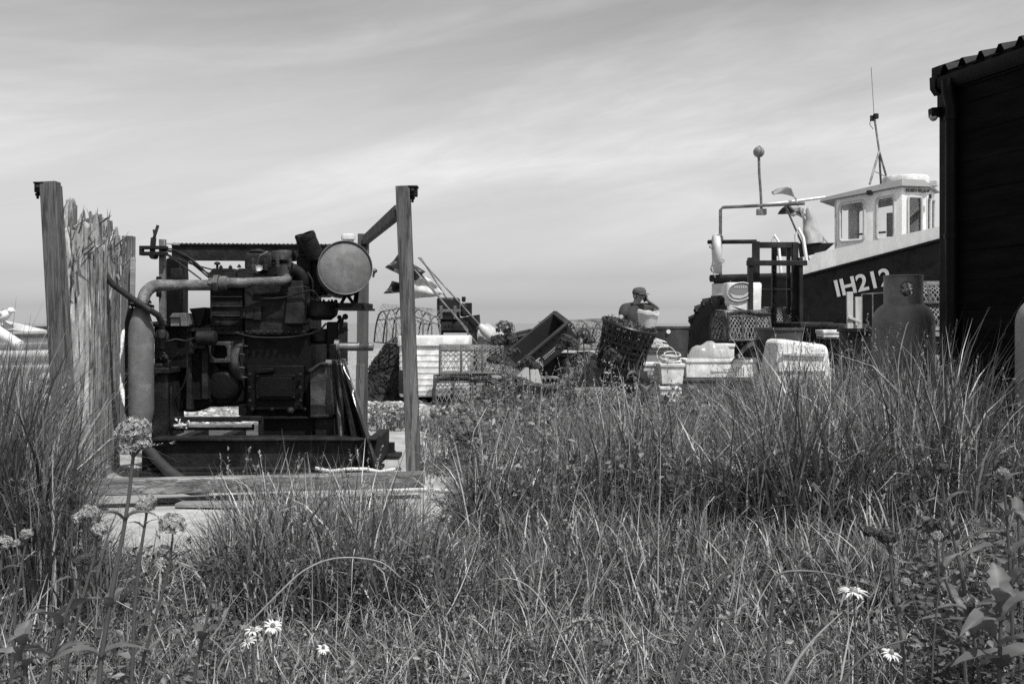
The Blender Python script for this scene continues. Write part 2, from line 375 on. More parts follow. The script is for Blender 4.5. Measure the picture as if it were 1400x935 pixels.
mg = nd(nt, 'ShaderNodeMix', data_type='RGBA'); L(mr.outputs[0], mg.inputs['Factor']); L(so_.outputs[0], mg.inputs[6]); L(shm.outputs[2], mg.inputs[7])
L(mg.outputs[2], b.inputs['Base Color']); b.inputs['Roughness'].default_value = .9; b.inputs['Specular IOR Level'].default_value = .15
bp = nd(nt, 'ShaderNodeBump', Strength=.8, Distance=.03); L(vo.outputs['Distance'], bp.inputs['Height']); bp.invert = True; L(bp.outputs[0], b.inputs['Normal'])
gr = fromnp('ground', vv, ff, 4, m, kind='structure'); tag(gr, 'grassy ground turning into pale shingle beach', 'ground')
sm, nt, b = newmat('sea_water'); L = nt.links.new
b.inputs['Base Color'].default_value = g4(.16); b.inputs['Roughness'].default_value = .35
tcx = nd(nt, 'ShaderNodeTexCoord'); nz = nd(nt, 'ShaderNodeTexNoise', Scale=.5, Detail=6.0); L(tcx.outputs['Object'], nz.inputs['Vector'])
bp = nd(nt, 'ShaderNodeBump', Strength=.35, Distance=.4); L(nz.outputs['Fac'], bp.inputs['Height']); L(bp.outputs[0], b.inputs['Normal'])
se = MB().add([V(-9000,40,-2.2),V(9000,40,-2.2),V(9000,20000,-2.2),V(-9000,20000,-2.2)], [(0,1,2,3)]).build('sea', sm, smooth=0, org=V(0,40,-2.2)); tag(se, 'calm grey sea reaching to the horizon', 'sea', kind='structure')
slab = MB()
sl = [(-2.28,4.02),(-1.75,3.93),(-1.2,3.98),(-.6,3.9),(-.42,3.97),(-.36,4.6),(-.34,6.25),(-.66,6.4),(-.85,8.9),(-3.3,8.9),(-3.0,7),(-2.5,5)]
slab.prism([V(x, y, .035) for x, y in sl], V(0, 0, -.2)); slo = slab.build('concrete_slab', M['concrete'], bevel=.012); tag(slo, 'pale concrete slab under the old diesel engine', 'slab', kind='structure')
# ------------------------------------------------------------------ open timber frame round the engine
GZ = .035
fr = thing('engine_shelter', 'open weathered post-and-rail frame standing around the old diesel engine', 'frame', (-1.6, 6.8, GZ))
def post(px0, py0, px1, d, w, dep, m='post', zb=GZ, cap=True):
    a = W(px0, py0, d); lean = (S(px1-px0, d))/(S(672-py0, d))
    b = V(a.x+lean*(a.z-zb), d, zb)
    return MB().bar(b, a, w, dep, up=V(0,1,0)).build('post', M[m], fr, .004), a, b
pfl, tfl, bfl = post(68.5, 249, 91, 5.60, .090, .075)
pfr, tfr, bfr = post(551, 255, 567, 5.85, .082, .075)
prl, trl, brl = post(176, 323, 172, 8.30, .085, .09)
prr, trr, brr = post(497, 320, 494, 8.45, .088, .08, 'darkpost')
MB().bar(W(79.5, 254, 5.66), W(104, 640, 5.66), .022, .06, up=V(0,1,0)).build('batten', M['post'], fr, .003)
MB().bar(W(182, 352, 8.2), W(179, 560, 8.2), .035, .03, up=V(0,1,0)).build('batten', M['greywood'], fr, .003)
MB().bar(W(493, 498, 8.37), W(491, 580, 8.37), .07, .04, up=V(0,1,0)).build('cleat', M['post'], fr, .003)
rl = MB(); rl.bar(W(128, 666, 5.2), W(580, 655, 5.5), .09, .080); rl.build('bottom_rail', M['rail'], fr, .005)
rl = MB(); rl.bar(W(545, 289, 5.95), W(500, 328, 8.40), .05, .075); rl.build('top_rail', M['post'], fr, .004)
rl = MB(); rl.bar(V(brl.x, 8.4, .10), V(brr.x, 8.5, .10), .08, .09); rl.build('bottom_rail', M['rail'], fr, .004)
for (x, y, d, s) in ((51.5, 256, 5.6, 1), (564, 261, 5.85, -1)):
    h = MB(); h.pbox(x-5, y-6, x+6*1, y+7, d-.03, d+.03); h.lathe([(.008,0),(.008,.06)], W(x, y+16, d), V(0,0,1), 8); h.lathe([(.015,0),(.015,.015)], W(x, y+12, d), V(0,0,1), 6)
    h.pbox(x-6.5, y-7.5, x+7, y-5, d-.04, d+.04); h.bolt(W(x, y, d-.03), V(0,-1,0), .014, .012)
    h.build('hinge_bracket', M['darksteel'], fr, .003)
bm = MB(); a0, a1 = W(236, 346, 8.35), W(500, 347.5, 8.45)
bm.bar(a0, a1, .06, .125); bm.bar(a0+V(0,0,.07), a1+V(0,0,.07), .10, .014)
for i in range(46):
    p = a0.lerp(a1, (i+.5)/46); bm.bolt(p+V(0,-.03,.077), V(0,0,1), .009, .004)
bm.build('cross_beam', M['iron2'], fr, .004)

# splintered plank fence between the two left hand posts
A, B_ = V(-2.585, 5.69, 0), V(-2.64, 6.72, 0); dr = (B_-A).normalized(); nrm = V(-dr.y, dr.x, 0)*-1
pf = thing('plank_fence', 'broken plank fence with splintered ragged tops behind the leaning post', 'fence', (-2.9, 6.8, GZ))
LN = (B_-A).length
def topz(t): return 1.80-.10*t-.05*math.sin(t*9)
rr = random.Random(4)
def plank(t0, t1, z0, zt, off, m, jag, name='plank', thick=.022, leanx=0, n=9):
    P = []
    for k in range(n+1):
        f = k/n; z = zt + jag*(rr.random()-.75)*(1 if 0 < k < n else .7)
        P.append(A+dr*(LN*(t0+(t1-t0)*f)+leanx*z)+nrm*off+V(0,0,z))
    Q = [A+dr*LN*t1+nrm*off+V(0,0,z0), A+dr*LN*t0+nrm*off+V(0,0,z0)]
    mb = MB(); mb.prism(P+Q, -nrm*thick)
    return mb.build(name, m, pf, .002, 30)
def zpx(py, t):  return CH+(HZ-py)/F*(5.69+1.03*t)
def plank2(p0, p1, zt, jag, m, thick=.025, n=12, z0=.03):
    p0, p1 = Vector(p0), Vector(p1); p0.z = p1.z = 0; nn = V((p1-p0).y, -(p1-p0).x, 0).normalized(); L_ = (p1-p0).length
    P = []; z = zt
    for k in range(n+1):
        z = zt+jag*(rr.random()-.8) if rr.random() < .6 else z+rr.uniform(-.03,.02); P.append(p0.lerp(p1, k/n)+V(0,0,min(z, zt)))
    MB().prism(P+[p1+V(0,0,z0), p0+V(0,0,z0)], -nn*thick).build('plank', m, pf, .002, 30)
for (x0,d0,x1,d1,py,jag) in ((84,5.76,127,5.94,308,.06),(124,5.98,146,6.22,322,.14),(143,6.26,158,6.5,318,.12),(156,6.5,164,6.72,330,.2),(100,5.99,136,6.1,292,.16)):
    plank2(W(x0,0,d0), W(x1,0,d1), CH+(HZ-py)/F*(d0+d1)/2, jag, M['plank'])
for (x0,d0,x1,d1,py,jag) in ((83,5.86,93,5.9,278,.10),(93,5.95,106,6.02,270,.12),(106,6.08,116,6.12,284,.14),(116,6.16,128,6.24,288,.16),(128,6.28,140,6.36,292,.14),(139,6.42,150,6.5,297,.14),(149,6.55,158,6.62,302,.12),(157,6.66,165,6.72,310,.1)):
    plank2(W(x0,0,d0), W(x1,0,d1), CH+(HZ-py)/F*(d0+d1)/2, jag, M['splinter'], .018, 9, .8)
# shards: long bent splinters at the torn tops, part of the broken timber
sh = MB()
for i in range(110):
    t = rr.random(); z = topz(t)-.34*rr.random()-.16; p = A+dr*LN*t+nrm*(-.02+.10*rr.random())+V(0,0,z)
    L_ = .05+.12*rr.random(); dv = (V(rr.uniform(-.25,.3), rr.uniform(-.45,.45), 0)+V(0,0,1.0)*rr.choice((1, 1, .6, .3))).normalized()
    q = p+dv*L_*.6; e = q+(dv+V(rr.uniform(-.35,.35), rr.uniform(-.35,.35), 0)).normalized()*L_*.4
    w_ = .003+.010*rr.random(); sd = dv.cross(nrm).normalized()*w_
    th = nrm*.004
    sh.add([p-sd,p+sd,q+sd*.7,q-sd*.7,e, p-sd-th,p+sd-th,q+sd*.7-th,q-sd*.7-th], [(0,1,2,3),(3,2,4),(5,8,7,6),(8,4,7),(0,3,8,5),(1,6,7,2),(3,4,8),(2,7,4)])
sp = sh.build('torn_splinters', M['splinter'], pf, 0, 0)
# loose split lengths leaning on the fence face
for (x0,y0,d0,x1,y1,d1,w_) in ((133,452,6.12,124,610,6.05,.07),(146,468,6.3,130,600,6.1,.03),(156,372,6.45,140,470,6.25,.03),(163,335,6.8,150,560,6.7,.05)):
    MB().bar(W(x0,y0,d0), W(x1,y1,d1), w_, .02, up=nrm).build('loose_board', M['splinter'], pf, .002)

# ------------------------------------------------------------------ the diesel engine
en = thing('diesel_engine', 'old black oily diesel engine on a steel skid with a round tank', 'engine', W(360, 650, 6.8)*1)
en.location.z = GZ
I, I2 = M['iron'], M['iron2']
def P(name, mb, m=None, par=None, bevel=.006, smooth=38): return mb.build(name, m or I, par or en, bevel, smooth)
# skid
b = MB(); b.pbox(206, 603, 515, 640, 6.02, 6.05); b.pbox(206, 599, 515, 603, 5.98, 6.14); b.pbox(200, 640, 520, 645, 5.95, 6.16)
b.pbox(190, 646, 512, 655, 5.92, 6.2); b.box((-1.6, 7.2, .10), (1.5, .05, .08)); b.box((-1.6, 7.2, .06), (1.5, .2, .02))
for x in (-2.22, -1.95, -1.45, -.92): b.box((x, 6.62, .155), (.07, 1.12, .17))
P('skid', b, I2, bevel=.004)
for x in (-2.25, -.88):
    for y in (6.05, 7.15): P('foot', MB().box((x, y, .05), (.16, .2, .035)), M['darksteel'])
# left upright and shelf
b = MB(); b.pbox(207, 511, 229, 599, 6.18, 6.5); lf = P('end_plate', b, I2)
b = MB(); b.pbox(203, 503, 231, 511, 6.15, 6.5); b.pbox(228, 492, 231, 503, 6.15, 6.2); b.pbox(210, 497, 222, 503, 6.2, 6.3); P('shelf_bracket', b, I2)
b = MB(); b.pbox(211, 446, 258, 503, 6.35, 6.9); b.pbox(209, 443, 262, 447, 6.32, 6.92)
for x in (218, 230, 244): b.bolt(W(x, 456, 6.35), V(0,-1,0), .014)
P('battery_box', b, I)
b = MB(); b.pbox(233, 434, 246, 446, 6.30, 6.5); b.quadpx([(231,434),(236,428),(254,428),(256,446),(247,446),(246,434)], 6.28, 6.5); P('bracket', b, M['steel'], bevel=.003)
b = MB(); b.quadpx([(258,422),(280,420),(279,432),(274,446),(268,446),(264,432)], 6.4, 6.6); P('bracket', b, I)
b = MB(); b.lathe([(.02,0),(.075,.02),(.09,.10),(.085,.3),(.02,.34)], W(236, 500, 6.5), V(0,1,0), 20); b.tube([W(236,470,6.45),W(226,478,6.4),W(220,500,6.38)], .02); P('starter_motor', b, I)
# guard panel with mesh
b = MB(); b.pbox(276, 450, 284, 545, 6.36, 6.42); b.pbox(255, 450, 262, 560, 6.36, 6.42); b.pbox(255, 448, 288, 453, 6.34, 6.44)
def gm(u, v): return W(262+u*14, 545-v*94, 6.39)
b.net(gm, 7, 34, .0022, 4, 1, False); P('mesh_guard', b, I2, bevel=0)
b = MB(); b.lathe([(.02,-.02),(.19,-.02),(.205,0),(.205,.07),(.19,.09),(.05,.09)], W(262, 520, 6.46), V(0,1,0), 32); P('flywheel', b, I)
# crankcase / block / cylinders
b = MB(); b.pbox(285, 455, 336, 552, 6.48, 7.1); b.lathe([(.02,0),(.10,.01),(.125,.06),(.125,.5)], W(302, 528, 6.42), V(0,1,0), 24); b.pbox(290, 545, 330, 556, 6.5, 7.0)
P('gear_case', b, I, bevel=.02)
b = MB(); b.pbox(330, 456, 424, 572, 6.5, 7.2); b.pbox(338, 500, 415, 560, 6.44, 6.6); b.pbox(326, 553, 345, 568, 6.46, 6.9); b.quadpx([(348,505),(374,503),(374,508),(350,511)], 6.40, 6.5)
for x in (345, 372, 396, 418): b.bolt(W(x, 560, 6.44), V(0,-1,0), .018, .014)
P('crankcase', b, I, bevel=.012)
b = MB(); b.pbox(287, 384, 332, 456, 6.5, 7.05); b.pbox(334, 384, 414, 456, 6.46, 7.1); b.pbox(341, 418, 357, 438, 6.43, 6.5)
for k in range(5): b.pbox(289+k*0, 392+k*13, 331, 394+k*13, 6.485, 6.52)
b.pbox(328, 420, 346, 436, 6.42, 6.5); b.pbox(331, 423, 335, 434, 6.41, 6.44)
P('cylinder_block', b, I2, bevel=.014)
b = MB(); b.quadpx([(387,444),(393,392),(416,390),(416,444)], 6.40, 6.6); P('water_jacket', b, M['iron2'], bevel=.012)
b = MB(); b.pbox(286, 372, 322, 385, 6.44, 7.0); b.pbox(324, 372, 346, 385, 6.44, 7.0)
b.quadpx([(287,372),(291,367),(318,367),(322,372)], 6.46, 6.98); b.quadpx([(324,372),(326,367),(344,367),(348,374)], 6.46, 6.98)
for x in (302, 315): b.bolt(W(x, 367, 6.55), V(0,0,1), .014, .012)
b.bolt(W(327, 366, 6.55), V(0,0,1), .014, .012)
b.lathe([(.008,0),(.008,.03)], W(297, 367, 6.55)); b.lathe([(.02,0),(.022,.012),(.008,.02)], W(297, 362, 6.55), n=8)
hd = P('cylinder_head', b, I2, bevel=.008)
b = MB(); b.pbox(334, 346, 372, 368, 6.62, 7.0); b.quadpx([(338,346),(342,341),(356,340),(360,346)], 6.66, 6.95); P('rocker_cover', b, I2, bevel=.012)
b = MB(); b.lathe([(.005,0),(.035,.003),(.038,.01),(.02,.02)], W(352, 367, 6.6)+V(0,0,-.005), V(.1,-.5,.6), 16); b.tube([W(350,366,6.6),W(355,350,6.58),W(366,344,6.6)], .004); P('filler_cap', b, M['steel'])
b = MB(); b.lathe([(.10,-.05),(.135,.0),(.11,.07),(.07,.105),(.055,.125)], W(389, 384, 6.66), n=28); P('breather_body', b, I)
b = MB(); b.lathe([(.076,0),(.080,.004),(.080,.058),(.074,.066),(.03,.072)], W(388, 357, 6.66), n=32); P('breather_cap', b, M['casting'], bevel=0)
b = MB(); b.tube([W(396+18*math.sin(a), 386-18*math.cos(a), 6.46+.04*a) for a in np.linspace(.1, 2.2, 10)], .04, 12); P('manifold_elbow', b, I2, bevel=0)
b = MB(); b.pbox(346, 400, 416, 404, 6.44, 6.6); b.pbox(372, 378, 412, 400, 6.5, 6.9); P('manifold', b, I, bevel=.006)
# exhaust pipe with elbow and union
b = MB(); pts = [W(195, 422, 6.14), W(196, 413, 6.14)]+[W(218-22*math.cos(a), 412-22*math.sin(a), 6.14+.06*a) for a in np.linspace(0, PI/2, 10)]+[W(240, 390, 6.26), W(288, 390, 6.33)]
b.tube(pts, [.036]*2+[.037]*10+[.034]*2, 18); P('exhaust_pipe', b, M['rust'], bevel=0)
b = MB(); ax = V(1,0,0)
b.lathe([(.044,0),(.044,.03)], W(286, 388, 6.33), ax, 6); b.lathe([(.058,0),(.058,.032)], W(293, 387, 6.33), ax, 6); b.lathe([(.040,0),(.044,.005),(.044,.05)], W(300, 387, 6.33), ax, 20); P('pipe_union', b, M['rust'], bevel=.003)
b = MB(); b.tube([W(306,386.5,6.33), W(330,387,6.34), W(350,385.5,6.36), W(372,385,6.38), W(388,384,6.40), W(393,382,6.44), W(393,380,6.5)], [.032,.032,.029,.03,.031,.03,.03], 14); P('exhaust_pipe', b, M['rust'], bevel=0)
# silencer
b = MB(); o = W(193, 602, 6.14)
zz_ = lambda py: S(602-py, 6.14)
b.lathe([(S(9,6.14),0),(S(9,6.14),zz_(594)),(S(16.5,6.14),zz_(566)),(S(17,6.14),zz_(560)),(S(17,6.14),zz_(458)),(S(16.4,6.14),zz_(449)),(S(14.6,6.14),zz_(440)),(S(11.4,6.14),zz_(429)),(S(8.6,6.14),zz_(421)),(S(8.2,6.14),zz_(410))], o, n=28)
b.bar(W(181.5, 560, 6.09), W(181.5, 440, 6.09), .008, .012); sl_ = P('silencer', b, M['silencer'], bevel=0)
b = MB(); b.lathe([(S(6,6.2),0),(S(9,6.2),.03),(S(9,6.2),S(130,6.2)),(S(5,6.2),S(150,6.2))], W(180, 570, 6.24), n=20); P('silencer_backing', b, M['darksteel'], bevel=0)
b = MB()
for dy in (0, 4.5): b.prism([W(193+18*math.cos(a), 413+dy+.24*18*math.cos(a), 6.14+.085*math.sin(a)) for a in np.linspace(0, 2*PI, 22)[:-1]], V(0,0,-.018))
for (x, y) in ((181,411),(205,417)): b.bolt(W(x, y-2, 6.08), V(0,0,1), .011, .012); b.bolt(W(x, y+6, 6.08), V(0,0,-1), .011, .012)
P('flange_clamp', b, M['iron'], bevel=.003)
b = MB(); b.tube([W(143,371,6.35), W(147,380,6.3), W(154,389,6.25), W(180,408,6.07), W(205,424,6.06), W(216,431,6.1), W(221,441,6.14), W(222,470,6.2), W(221,476,6.2)], .019, 12); b.lathe([(.028,0),(.03,.02),(.02,.05)], W(222, 452, 6.16), V(0,-.2,-1), 12); b.torus(W(221,460,6.2), V(0,1,0), .035, .012); P('bent_pipe', b, M['darksteel'], bevel=0)
b = MB(); pts = [W(196,600,6.12), W(202,612,6.05), W(216,630,5.92), W(232,645,5.78), W(248,656,5.70), W(262,668,5.62), W(285,683,5.55)]
fin = []
for i in range(len(pts)-1): fin += [pts[i].lerp(pts[i+1], k/14) for k in range(14)]
b.tube(fin, [.032 if i % 2 else .027 for i in range(len(fin))], 12); P('ribbed_hose', b, M['hose'], bevel=0, smooth=60)
# flat cover flange, pump bell
b = MB()
o_ = [(283,467),(313,467),(315,470),(315,493),(312,496),(285,496),(283,493)]; i_ = [(290,472),(307,472),(311,476),(311,487),(307,491),(290,491),(287,487),(287,476)]
for (x0,y0,x1,y1) in ((283,467,315,472.5),(283,490.5,315,496),(283,472.5,288,490.5),(310,472.5,315,490.5)): b.pbox(x0,y0,x1,y1,6.40,6.48)
for (x, y) in ((287.5,471.5),(310.5,471.5),(287.5,491.5),(310.5,491.5)):
    b.lathe([(.018,0),(.018,.078)], W(x, y, 6.402), V(0,1,0), 12)
P('cover_flange', b, M['casting'], bevel=.004)
b = MB(); b.lathe([(.05,0),(.085,.02),(.118,.05),(.128,.075),(.128,.10),(.05,.10)], W(315, 495, 6.52), V(1,-.12,0), 32)
for k in range(8):
    a = 2*PI*k/8+.3; b.bolt(W(333.5, 495, 6.50)+V(0,math.cos(a)*.11,math.sin(a)*.11), V(1,-.12,0), .010, .02)
P('water_pump', b, M['casting'], bevel=.003)
b = MB(); b.lathe([(.03,0),(.10,.01),(.115,.05),(.115,.16),(.10,.2),(.04,.22)], W(300, 556, 6.62), V(0,0,1), 24); P('sump_bowl', b, I)
# right hand casing, lit facet
b = MB(); b.quadpx([(424,566),(424,508),(437,497),(446,497),(446,566)], 6.36, 6.9); b.quadpx([(420,506),(437,496),(446,496),(446,499),(438,499),(424,510)], 6.33, 6.9); P('side_casing', b, M['casting'], bevel=.004)
b = MB(); b.pbox(424, 553, 446, 567, 6.34, 6.6); b.pbox(424, 567, 456, 571, 6.30, 6.7); b.pbox(431, 571, 456, 600, 6.34, 6.6); b.bolt(W(398, 561, 6.43), V(0,-1,0), .024, .02); P('mounting_foot', b, I2, bevel=.004)
b = MB(); b.pbox(360, 572, 430, 600, 6.42, 6.5); b.pbox(358, 570, 432, 573, 6.38, 6.5); P('mounting_rail', b, I, bevel=.003)
# shafts
b = MB(); b.lathe([(.05,0),(.05,.03),(.0275,.031),(.0275,.245),(.024,.25)], W(458, 474, 6.5), V(1,.02,0), 20); P('output_shaft', b, M['steel'], bevel=0)
b = MB(); b.lathe([(.024,0),(.024,.10),(.03,.101),(.03,.125)], W(446, 496.5, 6.40), V(1,0,0), 18); b.bolt(W(468, 497, 6.4), V(1,0,0), .018, .02); P('stub_shaft', b, M['steel'], bevel=0)
b = MB(); b.pbox(446, 440, 462, 500, 6.5, 6.9); b.pbox(449, 470, 459, 492, 6.44, 6.5); P('end_housing', b, I, bevel=.01)
# fuel filter
b = MB(); b.lathe([(.06,-.09),(.10,-.06),(.112,0),(.112,.022),(.10,.03),(.04,.034)], W(440, 419, 6.55), n=28)
for k in range(10):
    a = 2*PI*k/10; b.bolt(W(440, 413, 6.55)+V(.095*math.cos(a), .095*math.sin(a), 0), V(0,0,1), .010, .01)
b.lathe([(.05,0),(.075,.02),(.078,.1)], W(440, 470, 6.6), n=20); P('fuel_filter', b, I2, bevel=.003)
b = MB(); b.tube([W(463,440,6.55), W(468,436,6.5), W(466,448,6.5), W(469,456,6.5)], .012, 8); b.ball(W(472,433,6.5), .02, 10, 6); b.ball(W(464,434,6.5), .016, 10, 6); b.bar(W(462,455,6.5), W(475,449,6.5), .012, .03); P('governor_lever', b, M['darksteel'], bevel=0)
# round tank
b = MB(); tn = V(.22, -.97, .03).normalized(); tc_ = W(472, 366, 6.36); r = S(36.5, 6.36)
prof = [(.01, .008),(r*.5,.006),(r*.9,.002),(r*.965,-.004),(r*.99,.012),(r*1.01,.012),(r*1.02,.0),(r*1.02,-.012),(r,-.016),(r,-.25),(r*1.015,-.255),(r*1.015,-.275),(r,-.28),(r,-.50),(r*.95,-.52),(.01,-.52)]
b.lathe(prof, tc_, tn, 48); tk = P('fuel_tank', b, M['tank'], bevel=0)
cp_ = W(465.5, 329, 6.36)+V(.03,.12,0)
b = MB(); b.lathe([(.035,-.03),(.035,.015),(.046,.016),(.047,.04),(.042,.052),(.01,.054)], cp_, n=28); P('tank_cap', b, M['white_plastic'], tk, 0)
b = MB(); b.bolt(tc_+V(r*1.0,.02,.0)+V(.005,0,-.02), V(1,0,0), .02, .014); b.lathe([(.007,0),(.007,.05)], tc_+V(r*1.02,.03,-.06), V(.2,0,1), 8); P('strap_bolt', b, M['steel'], tk, 0)
b = MB(); b.pbox(462, 414, 498, 421, 6.4, 6.8); b.pbox(458, 421, 500, 424, 6.38, 6.82); b.bar(W(466,416,6.6), W(476,398,6.6), .02, .02); b.bar(W(484,416,6.5), W(474,402,6.5), .02, .02); b.bar(W(486,415,6.55), W(488,398,6.6), .03, .02); b.bolt(W(497,418,6.39), V(0,-1,0), .01); P('tank_bracket', b, I, bevel=.002)
# intake: two short open pipes leaning back
def openpipe(p, ax, r, l): return MB().lathe([(r*.8,l*.3),(r*.8,l),(r,l),(r*1.06,l*.93),(r*1.06,l*.8),(r,l*.78),(r,0),(r*.9,0)], p, ax, 24)
b = openpipe(W(432, 352, 6.55), V(-.38,-.35,1), .056, .17); P('intake_pipe', b, I2, bevel=0)
b = openpipe(W(416, 343, 6.6), V(-.2,-.3,1), .036, .11); b.pbox(408, 338, 424, 350, 6.6, 6.8); P('intake_pipe', b, I2, bevel=0)
b = MB(); b.pbox(405, 350, 426, 384, 6.6, 7.0); b.pbox(416, 352, 440, 405, 6.62, 7.0); b.quadpx([(438,342),(448,334),(451,337),(447,345),(440,352)], 6.6, 6.66); P('intake_housing', b, I, bevel=.01)
# rear pillar, latch bracket, cables
b = MB(); b.pbox(217, 327, 225, 445, 6.7, 6.74); b.bar(W(216,432,6.72), W(226,440,6.72), .03, .03); P('upright_plate', b, M['steel'], bevel=.003)
b = MB(); b.pbox(226, 352, 249, 446, 7.0, 7.15); P('air_duct', b, I, bevel=.02)
P('clamp', MB().pbox(213, 378, 218, 386, 6.66, 6.76)); P('clamp', MB().pbox(213, 398, 218, 406, 6.66, 6.76)); b = MB(); b.quadpx([(225,381),(233,379),(233,367),(248,367),(249,381)], 6.66, 6.8); P('clamp_plate', b, M['iron2'], bevel=.003)
b = MB(); b.pbox(191, 336, 226, 340.5, 6.66, 6.72); b.pbox(190, 344, 226, 349, 6.64, 6.70); b.pbox(190, 336, 193, 349, 6.65, 6.71); b.quadpx([(201,347),(212,347),(210,353),(206,354)], 6.63, 6.71); P('latch_bracket', b, M['darksteel'], bevel=.002)
b = MB(); b.bar(W(208,350,6.68), W(210,325,6.68), .035, .014, up=V(0,1,0)); b.bar(W(210,327,6.68), W(216,308,6.68), .018, .014, up=V(0,1,0)); b.bar(W(212,325,6.70), W(210,314,6.7), .014, .01, up=V(0,1,0)); P('hand_lever', b, M['darksteel'], bevel=.002)
for pts in ([(222,339),(235,341),(252,348),(270,361),(287,378)], [(222,342),(240,346),(258,354),(275,368),(290,376)], [(218,343),(235,353),(255,367),(275,382)], [(222,344),(240,353),(262,361),(291,369)], [(224,341),(241,346),(262,360),(286,380)]):
    MB().tube(crom([W(x, y, 6.7-.02*i) for i, (x, y) in enumerate(pts)], 4), .0055, 6).build('control_cable', M['darksteel'], en)
b = MB(); b.pbox(236, 331.5, 243, 335, 6.68, 6.72); b.pbox(227, 332.5, 238, 334, 6.69, 6.71); P('cable_clip', b, M['galv'], bevel=.002)
# small plumbing, bolts and castings over the block
for pts in ([(438,410),(428,398),(408,401),(386,407),(352,408),(336,398)], [(446,442),(432,454),(396,461),(350,461),(322,455)], [(262,470),(256,486),(256,508),(250,528),(238,546)], [(226,468),(240,464),(254,466),(266,462)], [(420,372),(427,384),(428,398),(431,412)]):
    dd = 6.36 if pts[0][0] > 300 else 6.28
    MB().tube(crom([W(x, y, dd+.01*i) for i, (x, y) in enumerate(pts)]), .0065, 7).build('fuel_pipe', M['iron2'], en)
b = MB()
for k in range(9): b.bolt(W(338+k*9.6, 454, 6.44), V(0,-1,0), .012, .012)
for k in range(4): b.bolt(W(292+k*11, 449, 6.48), V(0,-1,0), .011, .012)
for y in (512, 530, 548): b.bolt(W(342, y, 6.42), V(0,-1,0), .012, .012); b.bolt(W(411, y, 6.42), V(0,-1,0), .012, .012)
b.pbox(336, 452, 418, 457, 6.45, 6.6); b.pbox(287, 453, 333, 457, 6.46, 6.6)
P('flange_row', b, M['iron2'], bevel=.002)
b = MB(); b.pbox(350, 512, 404, 546, 6.415, 6.46); b.pbox(354, 516, 400, 542, 6.405, 6.43)
for x, y in ((352.5,514.5),(401.5,514.5),(352.5,543.5),(401.5,543.5)): b.bolt(W(x, y, 6.415), V(0,-1,0), .010, .01)
P('inspection_door', b, I, bevel=.004)
for k in range(4):
    MB().lathe([(.018,0),(.018,.03),(.012,.032),(.012,.07)], W(346+k*17, 369, 6.5), V(0,-.2,1), 10).build('injector', M['casting'], en)
b = MB(); b.lathe([(.03,0),(.045,.01),(.045,.12),(.03,.13)], W(268, 462, 6.3), V(1,0,0), 16); b.tube([W(286,462,6.3), W(292,470,6.34), W(290,482,6.38)], .012, 8); b.pbox(262, 470, 280, 476, 6.3, 6.4); P('dynamo', b, I2, bevel=.002)
b = MB()
for i in range(14):
    a = random.uniform(0, 6); b.tube([W(216+random.uniform(-4,4), 478+random.uniform(-4,4), 6.22), W(222+random.uniform(-8,8), 486+random.uniform(-4,6), 6.2), W(220+random.uniform(-8,8), 498+random.uniform(-3,4), 6.24)], .005, 5)
P('wire_bundle', b, M['darksteel'], bevel=0)
# low pipe cradle in front
b = MB()
b.bar(W(236,573,6.2), W(330,573,6.2), .03, .03); b.bar(W(326,572,6.2), W(358,572,6.2), .05, .03); b.bar(W(357,570,6.2), W(357,600,6.2), .03, .03); b.bar(W(234,586,6.25), W(347,586,6.25), .02, .018); b.bar(W(346,580,6.24), W(346,588,6.24), .012, .02); b.bar(W(234,528,6.2), W(233,588,6.2), .007, .01); b.bar(W(235,560,6.35), W(230,600,6.35), .02, .02)
P('pipe_cradle', b, M['iron2'], bevel=.003)
rg = MB()
for i in range(11):
    a = [W(236+24*random.random(), 572+14*random.random(), 6.18+.05*random.random()) for _ in range(4)]; rg.tube(a, .006, 5)
tag(rg.build('rag', M['rope'], smooth=60), 'pale frayed rag stuffed into the pipe cradle of the engine', 'rag')

# rope, sheeting, shards of board under the frame
b = MB()
def twist(pts, r, strands=3, pitch=.055, n=6):
    out = []
    seg = []
    for i in range(len(pts)-1):
        k = max(2, int((pts[i+1]-pts[i]).length/.012)); seg += [pts[i].lerp(pts[i+1], j/k) for j in range(k)]
    seg.append(pts[-1]); mb = MB(); dist = 0
    for s_ in range(strands):
        q = []; dist = 0
        for i, p in enumerate(seg):
            if i: dist += (p-seg[i-1]).length
            t = (seg[min(i+1, len(seg)-1)]-seg[max(i-1, 0)]).normalized(); u = t.cross(V(.3,.9,.2)).normalized(); w_ = t.cross(u)
            a = dist/pitch*2*PI+s_*2*PI/strands; q.append(p+(u*math.cos(a)+w_*math.sin(a))*r*.55)
        mb.tube(q, r*.62, n)
    return mb
rp = twist([W(170,452,7.0),W(167,463,6.95),W(165,478,6.9),W(161,494,6.85),W(160,506,6.8),W(163,520,6.75),W(167,535,6.7),W(171,552,6.6),W(178,566,6.5),W(180,590,6.4)], .016)
tag(rp.build('hanging_rope', M['rope'], smooth=60), 'pale twisted rope hanging between the plank fence and the silencer', 'rope')
rp = twist([W(432,640,5.86),W(452,644,5.8),W(478,641,5.8),W(500,641,5.82),W(520,645,5.86),W(548,640,5.95)], .010)
tag(rp.build('thin_rope', M['rope'], smooth=60), 'thin pale rope lying along the bottom rail of the frame', 'rope')
rp = twist([V(-.75,5.62,.055), V(-.5,5.7,.05), V(-.3,5.62,.05), V(-.1,5.5,.06), V(.1,5.48,.06), V(.3,5.6,.06)], .010)
tag(rp.build('ground_rope', M['rope'], smooth=60), 'thin pale rope trailing on the slab beside the right post', 'rope')
tp = MB()
